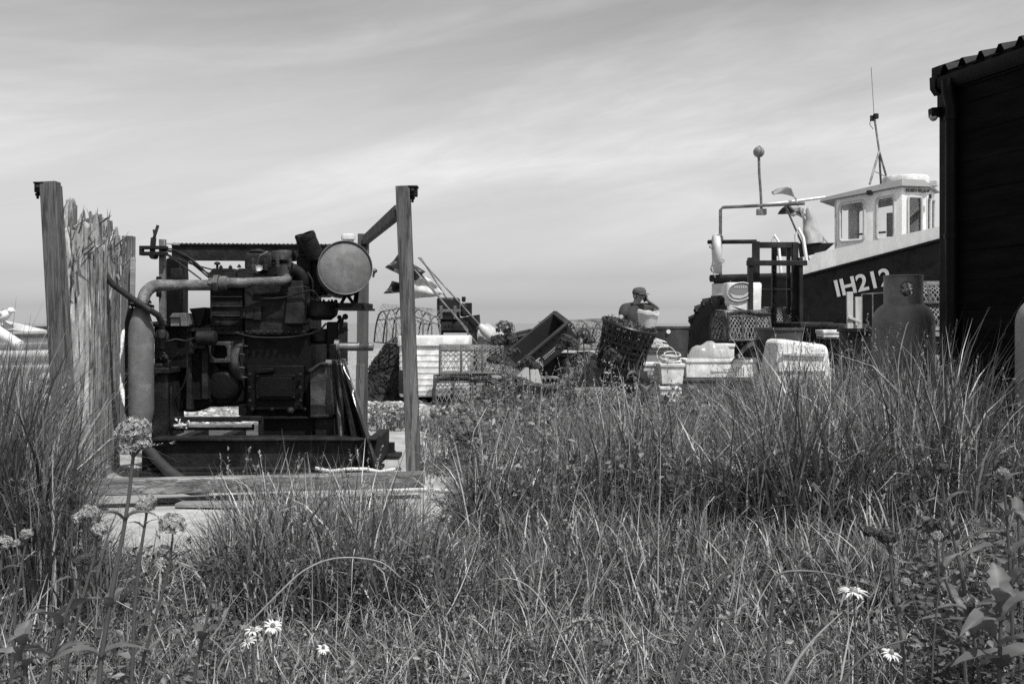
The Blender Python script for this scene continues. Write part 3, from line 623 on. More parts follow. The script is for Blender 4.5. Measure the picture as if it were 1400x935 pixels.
def sheet(u, v):
    x = 452+(u-.5)*(9+v*58)+14+ (v*30); x = (455+v*6)+u*(14+v*46); y = 492+v*152
    d = 6.3+.10*math.sin(u*17+v*2.0)*(.3+.7*v)+.05*math.sin(u*31+1)-.30*v*(.3+.7*u)
    return W(x, y-6*math.sin(u*5)*v, d)
tp.grid(sheet, 44, 20); o = tp.build('folded_sheeting', M['tarp'], smooth=80)
s_ = o.modifiers.new('thick', 'SOLIDIFY'); s_.thickness = .012
tag(o, 'folded black plastic sheeting hanging in pleats beside the engine', 'sheeting')
for (x0,x1,y,z,a,l) in ((-1.95,-1.2,5.35,.05,.1,.75),(-1.75,-1.25,5.22,.052,-.05,.5)):
    bb_ = MB(); bb_.bar(V(x0,y,z+.0), V(x1,y+a,z+.01), .09, .022, up=V(0,0,1)); tag(bb_.build('scrap_board', M['greywood'], bevel=.003), ('longer' if l > .6 else 'shorter')+' grey scrap board lying on the slab under the bottom rail', 'board')
# ------------------------------------------------------------------ shed at the right
shA = V(2.62, 6.0, 0); su = V(.258, -.966, 0).normalized(); sn = V(-.966, -.258, 0).normalized(); SL = 6.4
def SP(a, o, z): return shA+su*a+sn*(o*.62 if o > .03 else o)+V(0, 0, z)
sd = thing('black_shed', 'black tarred weatherboard shed with a profiled sheet roof', 'shed', SP(SL/2, -1.5, 0))
b = MB(); z = .05; k = 0
while z < 2.44:
    h = .172
    pr = [SP(.06, .012, z), SP(.06, .032, z), SP(.06, .014, z+h+.015), SP(.06, .0, z+h+.015)]
    b.prism(pr, su*(SL-.06)); z += h
b.hexa([SP(.02,0,.0),SP(SL,0,.0),SP(SL,-.08,.0),SP(.02,-.08,.0),SP(.02,0,2.45),SP(SL,0,2.45),SP(SL,-.08,2.45),SP(.02,-.08,2.45)])
b.hexa([SP(.0,-.08,0),SP(.1,-.08,0),SP(.1,-3,0),SP(0,-3,0),SP(.0,-.08,2.45),SP(.1,-.08,2.45),SP(.1,-3,3.1),SP(0,-3,3.1)])
b.hexa([SP(SL-.1,-.08,0),SP(SL,-.08,0),SP(SL,-3,0),SP(SL-.1,-3,0),SP(SL-.1,-.08,2.45),SP(SL,-.08,2.45),SP(SL,-3,3.1),SP(SL-.1,-3,3.1)])
b.build('cladding', M['tar'], sd)
b = MB(); b.bar(SP(.03,.02,0), SP(.03,.02,2.42), .07, .06, up=sn); b.build('corner_board', M['tar2'], sd, .004)
b = MB(); b.tube([SP(.10,.075,.0), SP(.10,.075,2.28), SP(.10,.11,2.36), SP(.10,.12,2.44)], .036, 14)
for zz in (.6, 1.5, 2.2): b.lathe([(.042,0),(.042,.03)], SP(.10,.075,zz), n=14); b.bar(SP(.10,.0,zz+.015), SP(.10,.075,zz+.015), .03, .02)
b.build('downpipe', M['tar2'], sd)
b = MB()   # gutter trough
prof = [(.045,2.47),(.05,2.42),(.085,2.39),(.12,2.42),(.125,2.47),(.117,2.47),(.112,2.425),(.085,2.402),(.058,2.425),(.053,2.47)]
b.prism([SP(-.03, o, z) for o, z in prof], su*(SL+.1))
b.prism([SP(-.045, o*1.0, z) for o, z in ((.01,2.49),(.02,2.40),(.085,2.372),(.135,2.41),(.14,2.48),(.08,2.50))], su*.045); b.build('gutter', M['tar2'], sd)
b = MB(); b.hexa([SP(-.06,.0,2.38),SP(SL,.0,2.38),SP(SL,.03,2.38),SP(-.06,.03,2.38),SP(-.06,.0,2.50),SP(SL,.0,2.50),SP(SL,.03,2.50),SP(-.06,.03,2.50)])
b.prism([SP(-.05,.045,2.30),SP(-.05,-.1,2.30),SP(-.05,-.1,2.54),SP(-.05,.045,2.5)], su*.03); b.build('fascia', M['tar2'], sd)
b = MB(); pt = .150; n = int(SL/pt)+2; pro = []
for i in range(n):
    a = -.05+i*pt; pro += [(a, 0), (a+.070, 0), (a+.096, .042), (a+.116, .042), (a+.142, 0)]
sl_ = math.tan(R(12))
def rp_(a, z, o): return SP(a, .10-o, 2.50+z+o*sl_)
N_ = len(pro); vs = [rp_(a, z, 0) for a, z in pro]+[rp_(a, z, 3.3) for a, z in pro]
vs += [v-V(0,0,.004) for v in vs]
fs = [(i, i+1, N_+i+1, N_+i) for i in range(N_-1)]+[(2*N_+i+1, 2*N_+i, 3*N_+i, 3*N_+i+1) for i in range(N_-1)]+[(i+1, i, 2*N_+i, 2*N_+i+1) for i in range(N_-1)]
b.add(vs, fs); b.build('roof', M['tar2'], sd, smooth=0)
b = MB(); b.prism([SP(-.06,.10,2.475),SP(-.06,.10,2.545),SP(-.06,-.1,2.60),SP(-.06,-3,3.22),SP(-.06,-3,3.1),SP(-.06,-.02,2.5)], su*.08); b.build('barge_flashing', M['tar2'], sd, .004)
lm = thing('wall_lamp', 'small black outdoor lamp on an arm at the shed corner', 'lamp', SP(-.0,.06,2.24))
b = MB(); b.bar(SP(.0,.04,2.27), SP(-.02,.165,2.265), .06, .055); b.build('arm', M['tar2'], lm, .006)
b = MB(); b.ball(SP(-.01,.137,2.238), .024, 14, 10); b.build('lens', M['paleg'], lm)

# ------------------------------------------------------------------ gas bottles
def bottle(loc, H, r, m, label, guard=True, name='gas_bottle'):
    t = thing(name, label, 'gas cylinder', loc); o = Vector(loc)
    b = MB(); h = H-.155 if guard else H
    prof = [(r*.92,0),(r*.94,.05),(r,.06),(r,h*.28)]
    prof += [(r,h-.175),(r*1.006,h-.174),(r*1.006,h-.168),(r,h-.167)]
    prof += [(r*math.cos(a)**.75 if a < 1.5 else .01, h-.14+.14*math.sin(a)) for a in np.linspace(0, PI/2, 12)]
    b.lathe(prof, o, n=48); b.build('bottle', m, t, smooth=22)
    if not guard: return t
    b = MB(); R0 = r*.63; n = 72; zb, zt = h-.035, H; out = []
    def hole(a, z):   # two hand openings
        for c in (R(-100), R(58)):
            d = (a-c+PI) % (2*PI)-PI
            if (d*R0/.042)**2+((z-(zb+zt)/2-.012)/.05)**2 < 1: return True
        return False
    nz_ = 26; vs = []; fs = []
    for rr_ in (R0, R0-.006):
        for j in range(nz_+1):
            for i in range(n):
                a = 2*PI*i/n; vs.append(o+V(rr_*math.cos(a), rr_*math.sin(a), zb+(zt-zb)*j/nz_))
    q = n*(nz_+1); keep = {}
    for j in range(nz_):
        for i in range(n): keep[i, j] = not hole(2*PI*(i+.5)/n, zb+(zt-zb)*(j+.5)/nz_)
    for (i, j), k in keep.items():
        if not k: continue
        a, b_, c_, d = j*n+i, j*n+(i+1) % n, (j+1)*n+(i+1) % n, (j+1)*n+i
        fs += [(a, b_, c_, d), (q+b_, q+a, q+d, q+c_)]
        if j == nz_-1: fs.append((d, c_, q+c_, q+d))
        for (di, dj, e) in ((1,0,(b_,c_)),(-1,0,(d,a)),(0,1,(c_,d)),(0,-1,(a,b_))):
            k2 = ((i+di) % n, j+dj)
            if k2 in keep and not keep[k2]: fs.append((e[1], e[0], q+e[0], q+e[1]))
    b = MB(); b.add(vs, fs); b.torus(o+V(0,0,zt), V(0,0,1), R0-.003, .007, 48, 8); b.build('valve_guard', m, t, smooth=30)
    b = MB(); b.lathe([(.03,0),(.03,.03),(.02,.035),(.02,.05),(.03,.055),(.03,.07),(.01,.075)], o+V(0,0,h-.005), n=16); b.lathe([(.012,0),(.02,.01),(.02,.05)], o+V(0,0,h+.05), V(.3,-.9,0), 12); b.build('valve', M['galv'], t)
    return t
gx = W(1235, 655, 6.4)
bottle((gx.x, 6.4, 0), CH+(HZ-378)/F*6.4, S(40.5, 6.4), M['gas'], 'tall dark grey gas cylinder standing in the grass next to the black shed')
bottle((S(692+42, 4.9), 4.9, 0), 1.135, .15, M['gas2'], 'pale gas cylinder with a rounded top close against the black shed wall', False)

# ------------------------------------------------------------------ lobster pots and nets
def pot(label, loc, rz, Lx=.62, Wy=.46, Hh=.40, m='net', r=.0042, fr_=.013, rop=True, kind=0, group='lobster pots piled on the beach'):
    t = thing('lobster_pot', label, 'lobster pot', loc, group); o = Vector(loc)
    Mx = Matrix.Translation(o)@Matrix.Rotation(rz, 4, 'Z')
    def sec(a):   # rounded-square cross section over the base, a in 0..1
        th = PI*a; c, s = math.cos(th), math.sin(th)
        e = .62 if kind else .8
        return -Wy/2*math.copysign(abs(c)**e, c), Hh*abs(s)**e
    b = MB()
    for x in (-Lx/2, -Lx/6, Lx/6, Lx/2): b.tube([V(x, *sec(k/16)) for k in range(17)], fr_, 6)
    for y in (-Wy/2, Wy/2): b.tube([V(-Lx/2, y, .012), V(Lx/2, y, .012)], fr_, 6)
    for x in (-Lx/2, Lx/2, 0): b.tube([V(x, -Wy/2, .012), V(x, Wy/2, .012)], fr_, 6)
    b.tube([V(-Lx/2, 0, Hh), V(Lx/2, 0, Hh)], fr_*.9, 6)
    for k in (.25, .75): b.tube([V(-Lx/2, *sec(k)), V(Lx/2, *sec(k))], fr_*.8, 6)
    b.xf(Mx).build('pot_frame', M['potframe'], t)
    b = MB(); b.net(lambda u, v: V((u-.5)*Lx, *sec(v)), 12, 14, r)
    for x in (-Lx/2, Lx/2):
        def en_(u, v, x=x):
            y, zt = sec(u); return V(x, y, zt*v)
        b.net(en_, 9, 7, r)
    b.xf(Mx).build('netting', M[m], t)
    b = MB()
    for k in range(7): b.box((0, -Wy/2+Wy*(k+.5)/7, .018), (Lx, .035, .012))
    b.tube([V(0,-Wy*.3,.06), V(0,0,.1), V(0,Wy*.3,.06)], .02, 6); b.xf(Mx).build('slatted_base', M['greywood'], t)
    if rop:
        b = MB(); b.tube([V(-Lx/2-.01, -Wy/2, .0), V(-Lx/2-.02, -Wy/2-.01, Hh*.55), V(-Lx/2+.02, -Wy*.42, Hh*.9), V(-Lx/6, -Wy*.40, Hh*.97), V(Lx/4, -Wy*.43, Hh*.9), V(Lx/2+.02, -Wy*.42, Hh*.9)], .022, 8); b.xf(Mx).build('rope_wrap', M['netdark'], t)
    return t
def gp(px, d): return V(S(px-700, d), d, gzf(S(px-700, d), d))
def at(px, py, d): return W(px, py, d)
p0 = gp(632, 12.9); pot('grey netted pot on the shingle before the white tub, another on top', p0, R(6), .72, .5, .40, kind=1)
pot('square netted pot stacked on another pot before the white fish tub', p0+V(.12,.05,.42), R(2), .82, .46, .37, 'net', .0045, .012, False, 1)
pot('pale netted pot with a round hoop among the plants beside the black crate', at(800, 478, 12.6), R(35), .62, .5, .36, 'net', .004, .012, False, 0)
pot('low netted pot below the tilted black lattice basket', gp(848, 12.2)+V(0,0,.05), R(-25), .6, .46, .36, 'netdark', .005, .014, False, 0)
pot('netted pot lying by the tractor tyre under the white container', at(1012, 466, 14.0), R(18), .66, .5, .42, 'net', .0055, .02, True, 1)
pot('netted pot behind the dark upright of the lifting mast', at(1058, 452, 14.9), R(8), .5, .42, .34, 'net', .0055, .016, False, 1)
# round lobster pots stacked beside the shed
pot('lower of two netted pots on the grey shelf behind the gas cylinder', at(1290, 447, 12.0), R(3), .62, .48, .30, 'net', .0055, .012, False, 1)
pot('netted pot with pale mesh behind the dark gas cylinder, upper of two', at(1272, 416, 12.0), R(-3), .64, .48, .27, 'net', .007, .012, False, 1)
b = MB(); b.pbox(1245, 447, 1340, 452, 11.6, 12.4); b.pbox(1245, 454, 1340, 460, 11.6, 12.4)
for x in (1255, 1330): b.pbox(x-3, 452, x+3, 548, 11.7, 11.78); b.pbox(x-3, 452, x+3, 548, 12.2, 12.28)
tag(b.build('grey_shelf', M['greywood'], bevel=.004), 'grey timber shelf carrying netted pots behind the gas cylinder', 'shelf')

pot('small netted pot tipped among the plants below the dark crates', gp(742, 11.6)+V(0,0,.02), R(-30), .5, .4, .32, 'netmid', .005, .013, True, 0)
pot('netted pot half buried in weeds in front of the lattice basket', gp(812, 11.0)+V(0,0,.0), R(20), .52, .42, .30, 'net', .0045, .012, False, 0)
# hooped pot frame on a heap of dark net
hp = thing('hooped_pot', 'tall hooped wire pot resting on the heap of dark net', 'lobster pot', at(556, 470, 14.3), 'lobster pots piled on the beach')
Mx = Matrix.Translation(at(556, 471, 14.3))@Matrix.Rotation(R(25), 4, 'Z')@Matrix.Rotation(R(5), 4, 'Y')
b = MB(); n_ = MB()
for k, x in enumerate(np.linspace(-.40, .40, 7)):
    b.tube([V(x, -.28*math.cos(PI*j/14), (.56-.04*abs(k-3))*math.sin(PI*j/14)**.7) for j in range(15)], .012, 6)
for j in (0, 3, 7, 11, 14): b.tube([V(x, -.28*math.cos(PI*j/14), (.56-.04*abs(k-3))*math.sin(PI*j/14)**.7) for k, x in enumerate(np.linspace(-.40, .40, 7))], .010, 6)
n_.net(lambda u, v: V(-.4+.8*u, -.28*math.cos(PI*v), .55*math.sin(PI*v)**.7), 12, 14, .0032)
b.xf(Mx).build('hoops', M['potframe'], hp); n_.xf(Mx).build('netting', M['net'], hp)

def heap(name, label, cx, cy, rx, ry, h, m, zb, seed, n=900, r=.006, cat='net heap'):
    q = random.Random(seed); b = MB()
    def f(u, v):
        a = 2*PI*u; rr_ = 1-v
        k = 1+.22*math.sin(3*a+seed)+.12*math.sin(7*a+2*seed)
        return V(cx+rx*k*rr_**.6*math.cos(a), cy+ry*k*rr_**.6*math.sin(a), zb+h*(1-(rr_)**2.4)*(1+.1*math.sin(5*a+9*v)))
    b.grid(lambda u, v: f(u, min(v, .995))*1, 40, 14); 
    for i in range(n):
        u, v = q.random(), q.random()**.8; p = f(u, v); pts = [p]
        for k in range(4):
            u += q.uniform(-.03, .03); v = min(.99, max(0, v+q.uniform(-.09, .09))); pts.append(f(u, v)+V(q.uniform(-.02,.02), q.uniform(-.03,.0), q.uniform(.0,.045)))
        b.tube(pts, r*q.uniform(.6, 1.3), 4, False)
    return tag(b.build(name, m, smooth=60), label, cat)
g_ = gp(556, 14.4)
heap('net_heap', 'heap of dark knotted net behind the white fish tub', g_.x, 14.4, .55, .42, .79, M['netdark'], g_.z, 3, 1200, .008)
heap('net_heap', 'spread of grey net between the plants and the black lattice basket', gp(760, 12.8).x, 12.8, .75, .45, .30, M['net'], gp(760, 12.8).z, 6, 900, .005)
heap('net_heap', 'mound of mixed net and weed heaped between the tipped crate and the lattice basket', gp(800, 12.4).x, 12.4, .33, .3, .62, M['net'], gp(800, 12.4).z, 5, 1000, .005)
heap('net_heap', 'low heap of muddy net and rope in front of the low dark crate', gp(704, 12.0).x, 12.0, .42, .3, .34, M['netmid'], gp(704, 12.0).z, 12, 800, .007)
heap('net_heap', 'flattened dark net spilling out under the tipped crate', gp(765, 12.0).x, 12.0, .36, .28, .28, M['netdark'], gp(765, 12.0).z, 14, 600, .007)
heap('net_heap', 'loose tangle of pale net on the shingle beyond the pots', gp(700, 16.5).x, 16.5, 1.0, .5, .62, M['net'], gp(700, 16.5).z, 9, 900, .006)

# white fish tub
t = thing('fish_tub', 'large white ribbed insulated fish tub on the shingle', 'tub', gp(594, 13.4))
b = MB(); x0, x1 = W(545, 0, 13.4).x, W(640, 0, 13.4).x; zb = gp(594, 13.4).z; zt = W(0, 459, 13.4).z
def rbox(b, x0, x1, y0, y1, z0, z1, r, n=5, inset=0):
    def outl(i): 
        P_ = []
        for cx, cy, a0 in ((x1-r, y1-r, 0), (x0+r, y1-r, PI/2), (x0+r, y0+r, PI), (x1-r, y0+r, 1.5*PI)):
            P_ += [(cx+(r-i)*math.cos(a0+PI/2*k/n), cy+(r-i)*math.sin(a0+PI/2*k/n)) for k in range(n+1)]
        return P_
    lev = [(inset*.0+.02, z0), (0, z0+.02), (0, z1-.03), (.01, z1-.008), (.03, z1)]
    m_ = 4*(n+1); vs = [V(x, y, z) for i, z in lev for x, y in outl(i)]
    fs = [(l*m_+k, l*m_+(k+1) % m_, (l+1)*m_+(k+1) % m_, (l+1)*m_+k) for l in range(len(lev)-1) for k in range(m_)]
    fs += [tuple(range(m_-1, -1, -1)), tuple(range((len(lev)-1)*m_, len(lev)*m_))]
    return b.add(vs, fs)
rbox(b, x0+.006, x1-.006, 13.391, 14.26, zb+.08, zt-.14, .06)
for k in range(7): zz = zb+.14+k*(zt-zb-.34)/7; rbox(b, x0, x1, 13.385, 14.265, zz, zz+(zt-zb-.34)/7-.012, .07)
for x in (x0+.12, x1-.22): b.box((x+.05, 13.85, zb+.045), (.16, .8, .09))
b.build('body', M['white_plastic'], t, 0, 30)
b = MB(); rbox(b, x0-.02, x1+.02, 13.36, 14.29, zt-.15, zt, .09); b.build('lid', M['white_plastic'], t, 0, 30)
b = MB(); b.pbox(545, 506, 553, 538, 13.35, 13.42); b.build('dark_label', M['darksteel'], t)

# line hauler machine and the marker poles behind the tub
t = thing('line_hauler', 'dark hydraulic line hauler with a boxy motor cover behind the white tub', 'winch', gp(624, 15.0))
b = MB(); b.pbox(597, 407, 628, 439, 14.9, 15.25); b.build('motor_cover', M['blackplastic'], t, .03)
b = MB(); b.pbox(601, 418, 605, 436, 14.86, 14.9); b.pbox(620, 418, 624, 436, 14.86, 14.9); b.pbox(600, 423, 630, 427, 14.87, 14.9); b.build('strap', M['steel'], t, .004)
b = MB(); b.pbox(600, 440, 640, 452, 14.9, 15.3); b.quadpx([(598,440),(655,430),(656,444),(640,455),(600,455)], 14.95, 15.3); b.pbox(636, 414, 645, 432, 15.0, 15.1); b.lathe([(.03,0),(.05,.02),(.05,.16),(.03,.2)], W(634, 433, 15.0), n=14); b.lathe([(.02,0),(.03,.02),(.03,.08)], W(634, 413, 15.0), n=12)
for x in (604, 650): b.pbox(x-2, 450, x+2, 552, 14.95, 15.0); b.pbox(x-2, 450, x+2, 552, 15.25, 15.3)
for x in (609, 614, 619): b.bolt(W(x, 445, 14.9), V(0,-1,0), .012)
b.build('winch_frame', M['darksteel'], t, .006)
def cloth(name, pts, d, m, parent, amp=.05, seed=0, thick=.006):
    q = random.Random(seed); b = MB(); (a, bb, c, dd) = [W(x, y, d) for x, y in pts]
    ph = q.random()*6
    b.grid(lambda u, v: (a.lerp(bb, u)).lerp(dd.lerp(c, u), v)+V(0, amp*math.sin(u*7+v*3+ph)+amp*.6*math.sin(v*9-u*4), amp*.35*math.sin(u*5+ph)), 14, 10)
    o = b.build(name, m, parent, 0, 80); s_ = o.modifiers.new('thick', 'SOLIDIFY'); s_.thickness = thick; return o
def buoy(label, p0, p1, d0, d1, flag, fm, flt, group='flagged marker poles'):
    a, e = W(*p0, d0), W(*p1, d1)
    t = thing('marker_pole', label, 'marker buoy', e, group)
    MB().tube([a, e], .012, 8).build('pole', M['steel'], t)
    if flag: cloth('flag', flag, d0, fm, t, .06, len(label) % 99)
    if flt: c = a.lerp(e, flt); ax = (a-e).normalized(); MB().lathe([(.03,-.14),(.06,-.11),(.075,-.02),(.075,.05),(.05,.12),(.03,.15)], c, ax, 18).build('float', M['paleg'], t)
    return t
buoy('marker pole with a limp black flag blown towards the fence post', (557,352), (652,470), 14.6, 14.6, [(526,366),(544,350),(582,374),(562,384)], M['flagdark'], None)
buoy('marker pole with a pale flag behind the right hand post', (572,352), (672,462), 14.9, 14.9, [(566,382),(584,376),(607,400),(562,412)], M['flagpale'], .93)
buoy('marker pole with a small dark drooping flag under the black one', (566,368), (640,452), 14.4, 14.4, [(524,402),(536,386),(560,392),(566,400)], M['flagdark'], None)
buoy('bare marker pole with an upright tip lying over the others', (575,352), (612,410), 15.1, 15.1, None, None, None)
b = MB(); q = random.Random(8)
b.ball(at(664, 462, 15.2), .25, 20, 12, (1.25, .7, .78)); 
for v in b.v: v += V(0, .03*math.sin(v.x*31), .035*math.sin(v.x*23+v.z*17))
tag(b.build('plastic_sack', M['sackgrey'], smooth=60), 'crumpled pale plastic sack lying below the marker poles', 'sack')

# black fish crate tilted on its side, with a stencilled mark
def crate_parts(t, Mx, Lc, Wc, Hc, m, ribs=8):
    th = .015; b = MB()
    b.box((0,0,th/2), (Lc,Wc,th)); b.box((0,-Wc/2+th/2,Hc/2), (Lc,th,Hc)); b.box((0,Wc/2-th/2,Hc/2), (Lc,th,Hc)); b.box((-Lc/2+th/2,0,Hc/2), (th,Wc-2*th,Hc)); b.box((Lc/2-th/2,0,Hc/2), (th,Wc-2*th,Hc))
    b.xf(Mx).build('shell', m, t, .003)
    b = MB()
    for y in (-1, 1): b.box((0, y*(Wc/2+.02), Hc-.012), (Lc+.06, .045, .024))
    for x in (-1, 1): b.box((x*(Lc/2+.02), 0, Hc-.012), (.045, Wc, .024))
    b.xf(Mx).build('rim', m, t, .003)
    b = MB()
    for k in range(ribs):
        x = -Lc/2+.05+(Lc-.1)*k/(ribs-1)
        for y in (-1, 1): b.add([V(x-.006,y*Wc/2,Hc-.026),V(x-.006,y*(Wc/2+.036),Hc-.026),V(x-.006,y*Wc/2,Hc-.09),V(x+.006,y*Wc/2,Hc-.026),V(x+.006,y*(Wc/2+.036),Hc-.026),V(x+.006,y*Wc/2,Hc-.09)], [(0,1,2),(5,4,3),(0,3,4,1),(1,4,5,2),(2,5,3,0)])
    b.xf(Mx).build('ribs', m, t, 0, 0)
def frame_m(o, ex, ez):
    ex = Vector(ex).normalized(); ez = Vector(ez); ez = (ez-ex*ez.dot(ex)).normalized(); ey = ez.cross(ex)
    return Matrix((( ex.x, ey.x, ez.x, o[0]), (ex.y, ey.y, ez.y, o[1]), (ex.z, ey.z, ez.z, o[2]), (0,0,0,1)))
ca = R(40); o_ = W(748, 484, 12.3)
cm = frame_m(o_, (math.cos(ca), .06, math.sin(ca)), (-math.sin(ca), -.42, math.cos(ca)))
t = thing('fish_crate', 'dark plastic fish crate tipped up on its end with a pale stencilled mark', 'crate', (o_.x, o_.y, gzf(o_.x, o_.y)))
crate_parts(t, cm, .80, .46, .27, M['crate'])
b = MB(); yy = -.46/2-.002
def mk(pts): b.prism([V(x, yy, z) for x, z in pts], V(0, -.002, 0))
for (x0, z0, l) in ((-.20,.125,.09),(-.215,.098,.075),(-.205,.07,.05)): mk([(x0,z0),(x0+l,z0),(x0+l-.012,z0+.018),(x0+.008,z0+.018)])
mk([(-.225,.05),(-.207,.05),(-.19,.143),(-.208,.143)])
mk([(-.165,.04),(-.150,.04),(-.135,.09),(-.15,.09)])
for k in range(9): mk([(-.08+k*.024,.10),(-.065+k*.024,.10),(-.063+k*.024,.114),(-.078+k*.024,.114)])
for k in range(7): mk([(-.08+k*.024,.075),(-.066+k*.024,.075),(-.064+k*.024,.086),(-.078+k*.024,.086)])
b.xf(cm).build('stencil_mark', M['letter'], t, 0, 0)
om = W(705, 478, 13.2); cm2 = frame_m(om, (.95, .3, .22), (-.2, -.1, .97))
t = thing('fish_crate', 'dark slatted crate lying low behind the tipped fish crate', 'crate', (om.x, om.y, gzf(om.x, om.y))); crate_parts(t, cm2, .62, .42, .2, M['crate'], 6)
cm3 = frame_m(W(775, 512, 12.7), (.98, .1, -.02), (0, -.05, 1))
t = thing('fish_crate', 'dark crate under the tipped fish crate half hidden by plants', 'crate', (W(775,512,12.7).x, 12.7, gzf(.7, 12.7))); crate_parts(t, cm3, .7, .42, .26, M['crate'], 6)
b = MB(); b.quadpx([(683,470),(722,468),(724,472),(684,474)], 14.0, 14.3); b.quadpx([(716,457),(738,455),(740,459),(716,460)], 14.2, 14.5); tag(b.build('pale_board', M['paleg'], bevel=.004), 'pale broken board lying across the low dark crate', 'board')
b = MB(); b.quadpx([(706,500),(736,505),(742,528),(722,534),(700,520)], 12.0, 12.03); tag(b.build('hardboard_sheet', M['paleg']), 'pale flat sheet of board leaning at the foot of the tipped crate', 'board')
b = MB()
for (x0,y0,x1,y1) in ((736,440,800,438),(790,438,842,435)): b.bar(W(x0,y0,15.5), W(x1,y1,15.4), .03, .03)
for x in (741, 790, 815, 838): b.bar(W(x,438,15.45), W(x-1,550,15.45), .03, .03)
for k in range(8): b.bar(W(812+k*3.4,437,15.42), W(809+k*3.4,462,15.42), .02, .015)
tag(b.build('trestle', M['greywood'], bevel=.003), 'low grey wooden trestle with slats behind the lobster pots', 'trestle')

# black lattice basket
ob = W(844, 506, 11.9); bm_ = frame_m(ob, (1, .05, -.26), (.26, -.16, 1))
t = thing('lattice_basket', 'black plastic lattice basket tilted over with net and rope inside', 'basket', (ob.x, ob.y, gzf(ob.x, ob.y)))
b = MB(); Hb = .56
def rb(z): return .25+.075*z/Hb
for i in range(22):
    a = 2*PI*i/22; b.bar(V(rb(0)*math.cos(a), rb(0)*math.sin(a), 0), V(rb(Hb)*math.cos(a), rb(Hb)*math.sin(a), Hb), .026, .012, up=V(math.cos(a), math.sin(a), 0))
for j in range(9):
    z = Hb*j/8; b.lathe([(rb(z)-.007, z-.013),(rb(z)+.009, z-.013),(rb(z)+.009, z+.013),(rb(z)-.007, z+.013)], V(0,0,0), n=32, closed=True)
b.lathe([(.01,0),(.25,0),(.25,.012),(.01,.012)], V(0,0,0), n=28); b.xf(bm_).build('lattice', M['blackplastic'], t)
b = MB(); b.lathe([(rb(Hb)-.01,Hb-.025),(rb(Hb)+.022,Hb-.025),(rb(Hb)+.026,Hb),(rb(Hb)+.015,Hb+.015),(rb(Hb)-.012,Hb+.012)], V(0,0,0), n=36, closed=True); b.xf(bm_).build('rim', M['blackplastic'], t)
b = MB(); q = random.Random(2)
for i in range(330):
    a = q.random()*6.28; pts = []
    for k in range(5): r_ = q.uniform(.0, .32); a += q.uniform(-.8, .8); pts.append(V(r_*math.cos(a), r_*math.sin(a), q.uniform(.05, .62)))
    b.tube(pts, .006, 4, False)
tag(b.xf(bm_).build('tangled_net', M['netmid'], smooth=60), 'tangle of dark net stuffed in the black lattice basket', 'net')

# bucket on the basket, tubs, boards
def pail(label, o, r0, r1, h, m, axis=V(0,0,1), name='bucket', wob=0, cat='bucket', lip=.012):
    t = thing(name, label, cat, o); ax = Vector(axis).normalized(); b = MB()
    b.lathe([(.01,.008),(r0-.01,.008),(r1-.008,h),(r1+lip,h),(r1+lip,h-.03),(r1,h-.032),(r0,0),(.01,0)], o, ax, 32)
    if wob:
        for v in b.v: v += V(wob*math.sin(v.z*40+v.x*20), 0, wob*math.sin(v.x*50))
    b.build('shell', m, t); return t
t = pail('crumpled milky white bucket tipped on top of the lattice basket', W(884, 447, 11.95), .10, .125, .19, M['bucket'], V(.12,-.1,1), wob=.006)
pail('large dark plastic tub behind the grey box and white buckets', gp(912, 14.2)+V(0,0,.0), .25, .31, 1.06, M['tub'], name='large_tub', cat='tub')
tb = gp(912, 14.2); b = MB(); b.lathe([(.03,0),(.03,.012)], V(tb.x-.03, 14.2-.31, tb.z+.985), V(0,-1,.1), 14); tag(b.build('hole_disc', M['white_plastic']), 'small white plug for the bright hole in the side of the large dark tub', 'disc')  # white disc put in for the bright spot of a hole
b = MB(); b.pbox(876, 471, 914, 475.5, 13.2, 13.6); tag(b.build('seat_board', M['paleg'], bevel=.004), 'pale narrow board laid across the grey box', 'board')
b = MB(); b.pbox(880, 476, 911, 552, 13.25, 13.6); b.pbox(878, 476, 913, 482, 13.23, 13.62); tag(b.build('storage_box', M['midgrey'], bevel=.01), 'mid grey box under the pale narrow board', 'box')
b = MB()
for k in range(26):
    a = V(*W(886, 471, 12.6)); p = a+V(random.uniform(-.08,.06), random.uniform(-.1,.1), random.uniform(-.04,.05)); b.tube([p, p+V(.06,0,.05-.04*random.random()), p+V(.18,.02,-.02+.02*random.random())], .006, 5, False)
tag(b.build('rope_hank', M['rope'], smooth=60), 'loose hank of pale rope beside the lattice basket', 'rope')

def foambox(name, label, px0, py0, px1, py1, d, dep, m='foam', wall=.03, lid=False, rz=0, cat='box', taper=0):
    a, e = W(px0, py1, d), W(px1, py0, d); w_, h = e.x-a.x, e.z-a.z; o = V((a.x+e.x)/2, d+dep/2, a.z)
    t = thing(name, label, cat, o); b = MB()
    b.box((0,0,wall/2), (w_,dep,wall)); b.box((0,-dep/2+wall/2,h/2), (w_,wall,h)); b.box((0,dep/2-wall/2,h/2), (w_,wall,h))
    b.box((-w_/2+wall/2,0,h/2), (wall,dep-2*wall,h)); b.box((w_/2-wall/2,0,h/2), (wall,dep-2*wall,h))
    b.box((0,-dep/2-.006,h-.022), (w_+.02,.02,.044)); b.box((0,dep/2+.006,h-.022), (w_+.02,.02,.044)); b.box((-w_/2-.003,0,h-.022), (.02,dep,.044)); b.box((w_/2+.003,0,h-.022), (.02,dep,.044))
    if taper:
        for v in b.v: k = 1-taper*(1-v.z/h); v.x *= k; v.y *= k
    Mx = Matrix.Translation(o)@Matrix.Rotation(rz, 4, 'Z'); b.xf(Mx).build('shell', M[m], t, .008)
    if lid: MB().box((0,0,h+.012), (w_+.03,dep+.03,.024)).xf(Mx).build('lid', M[m], t, .008)
    return t, o, h
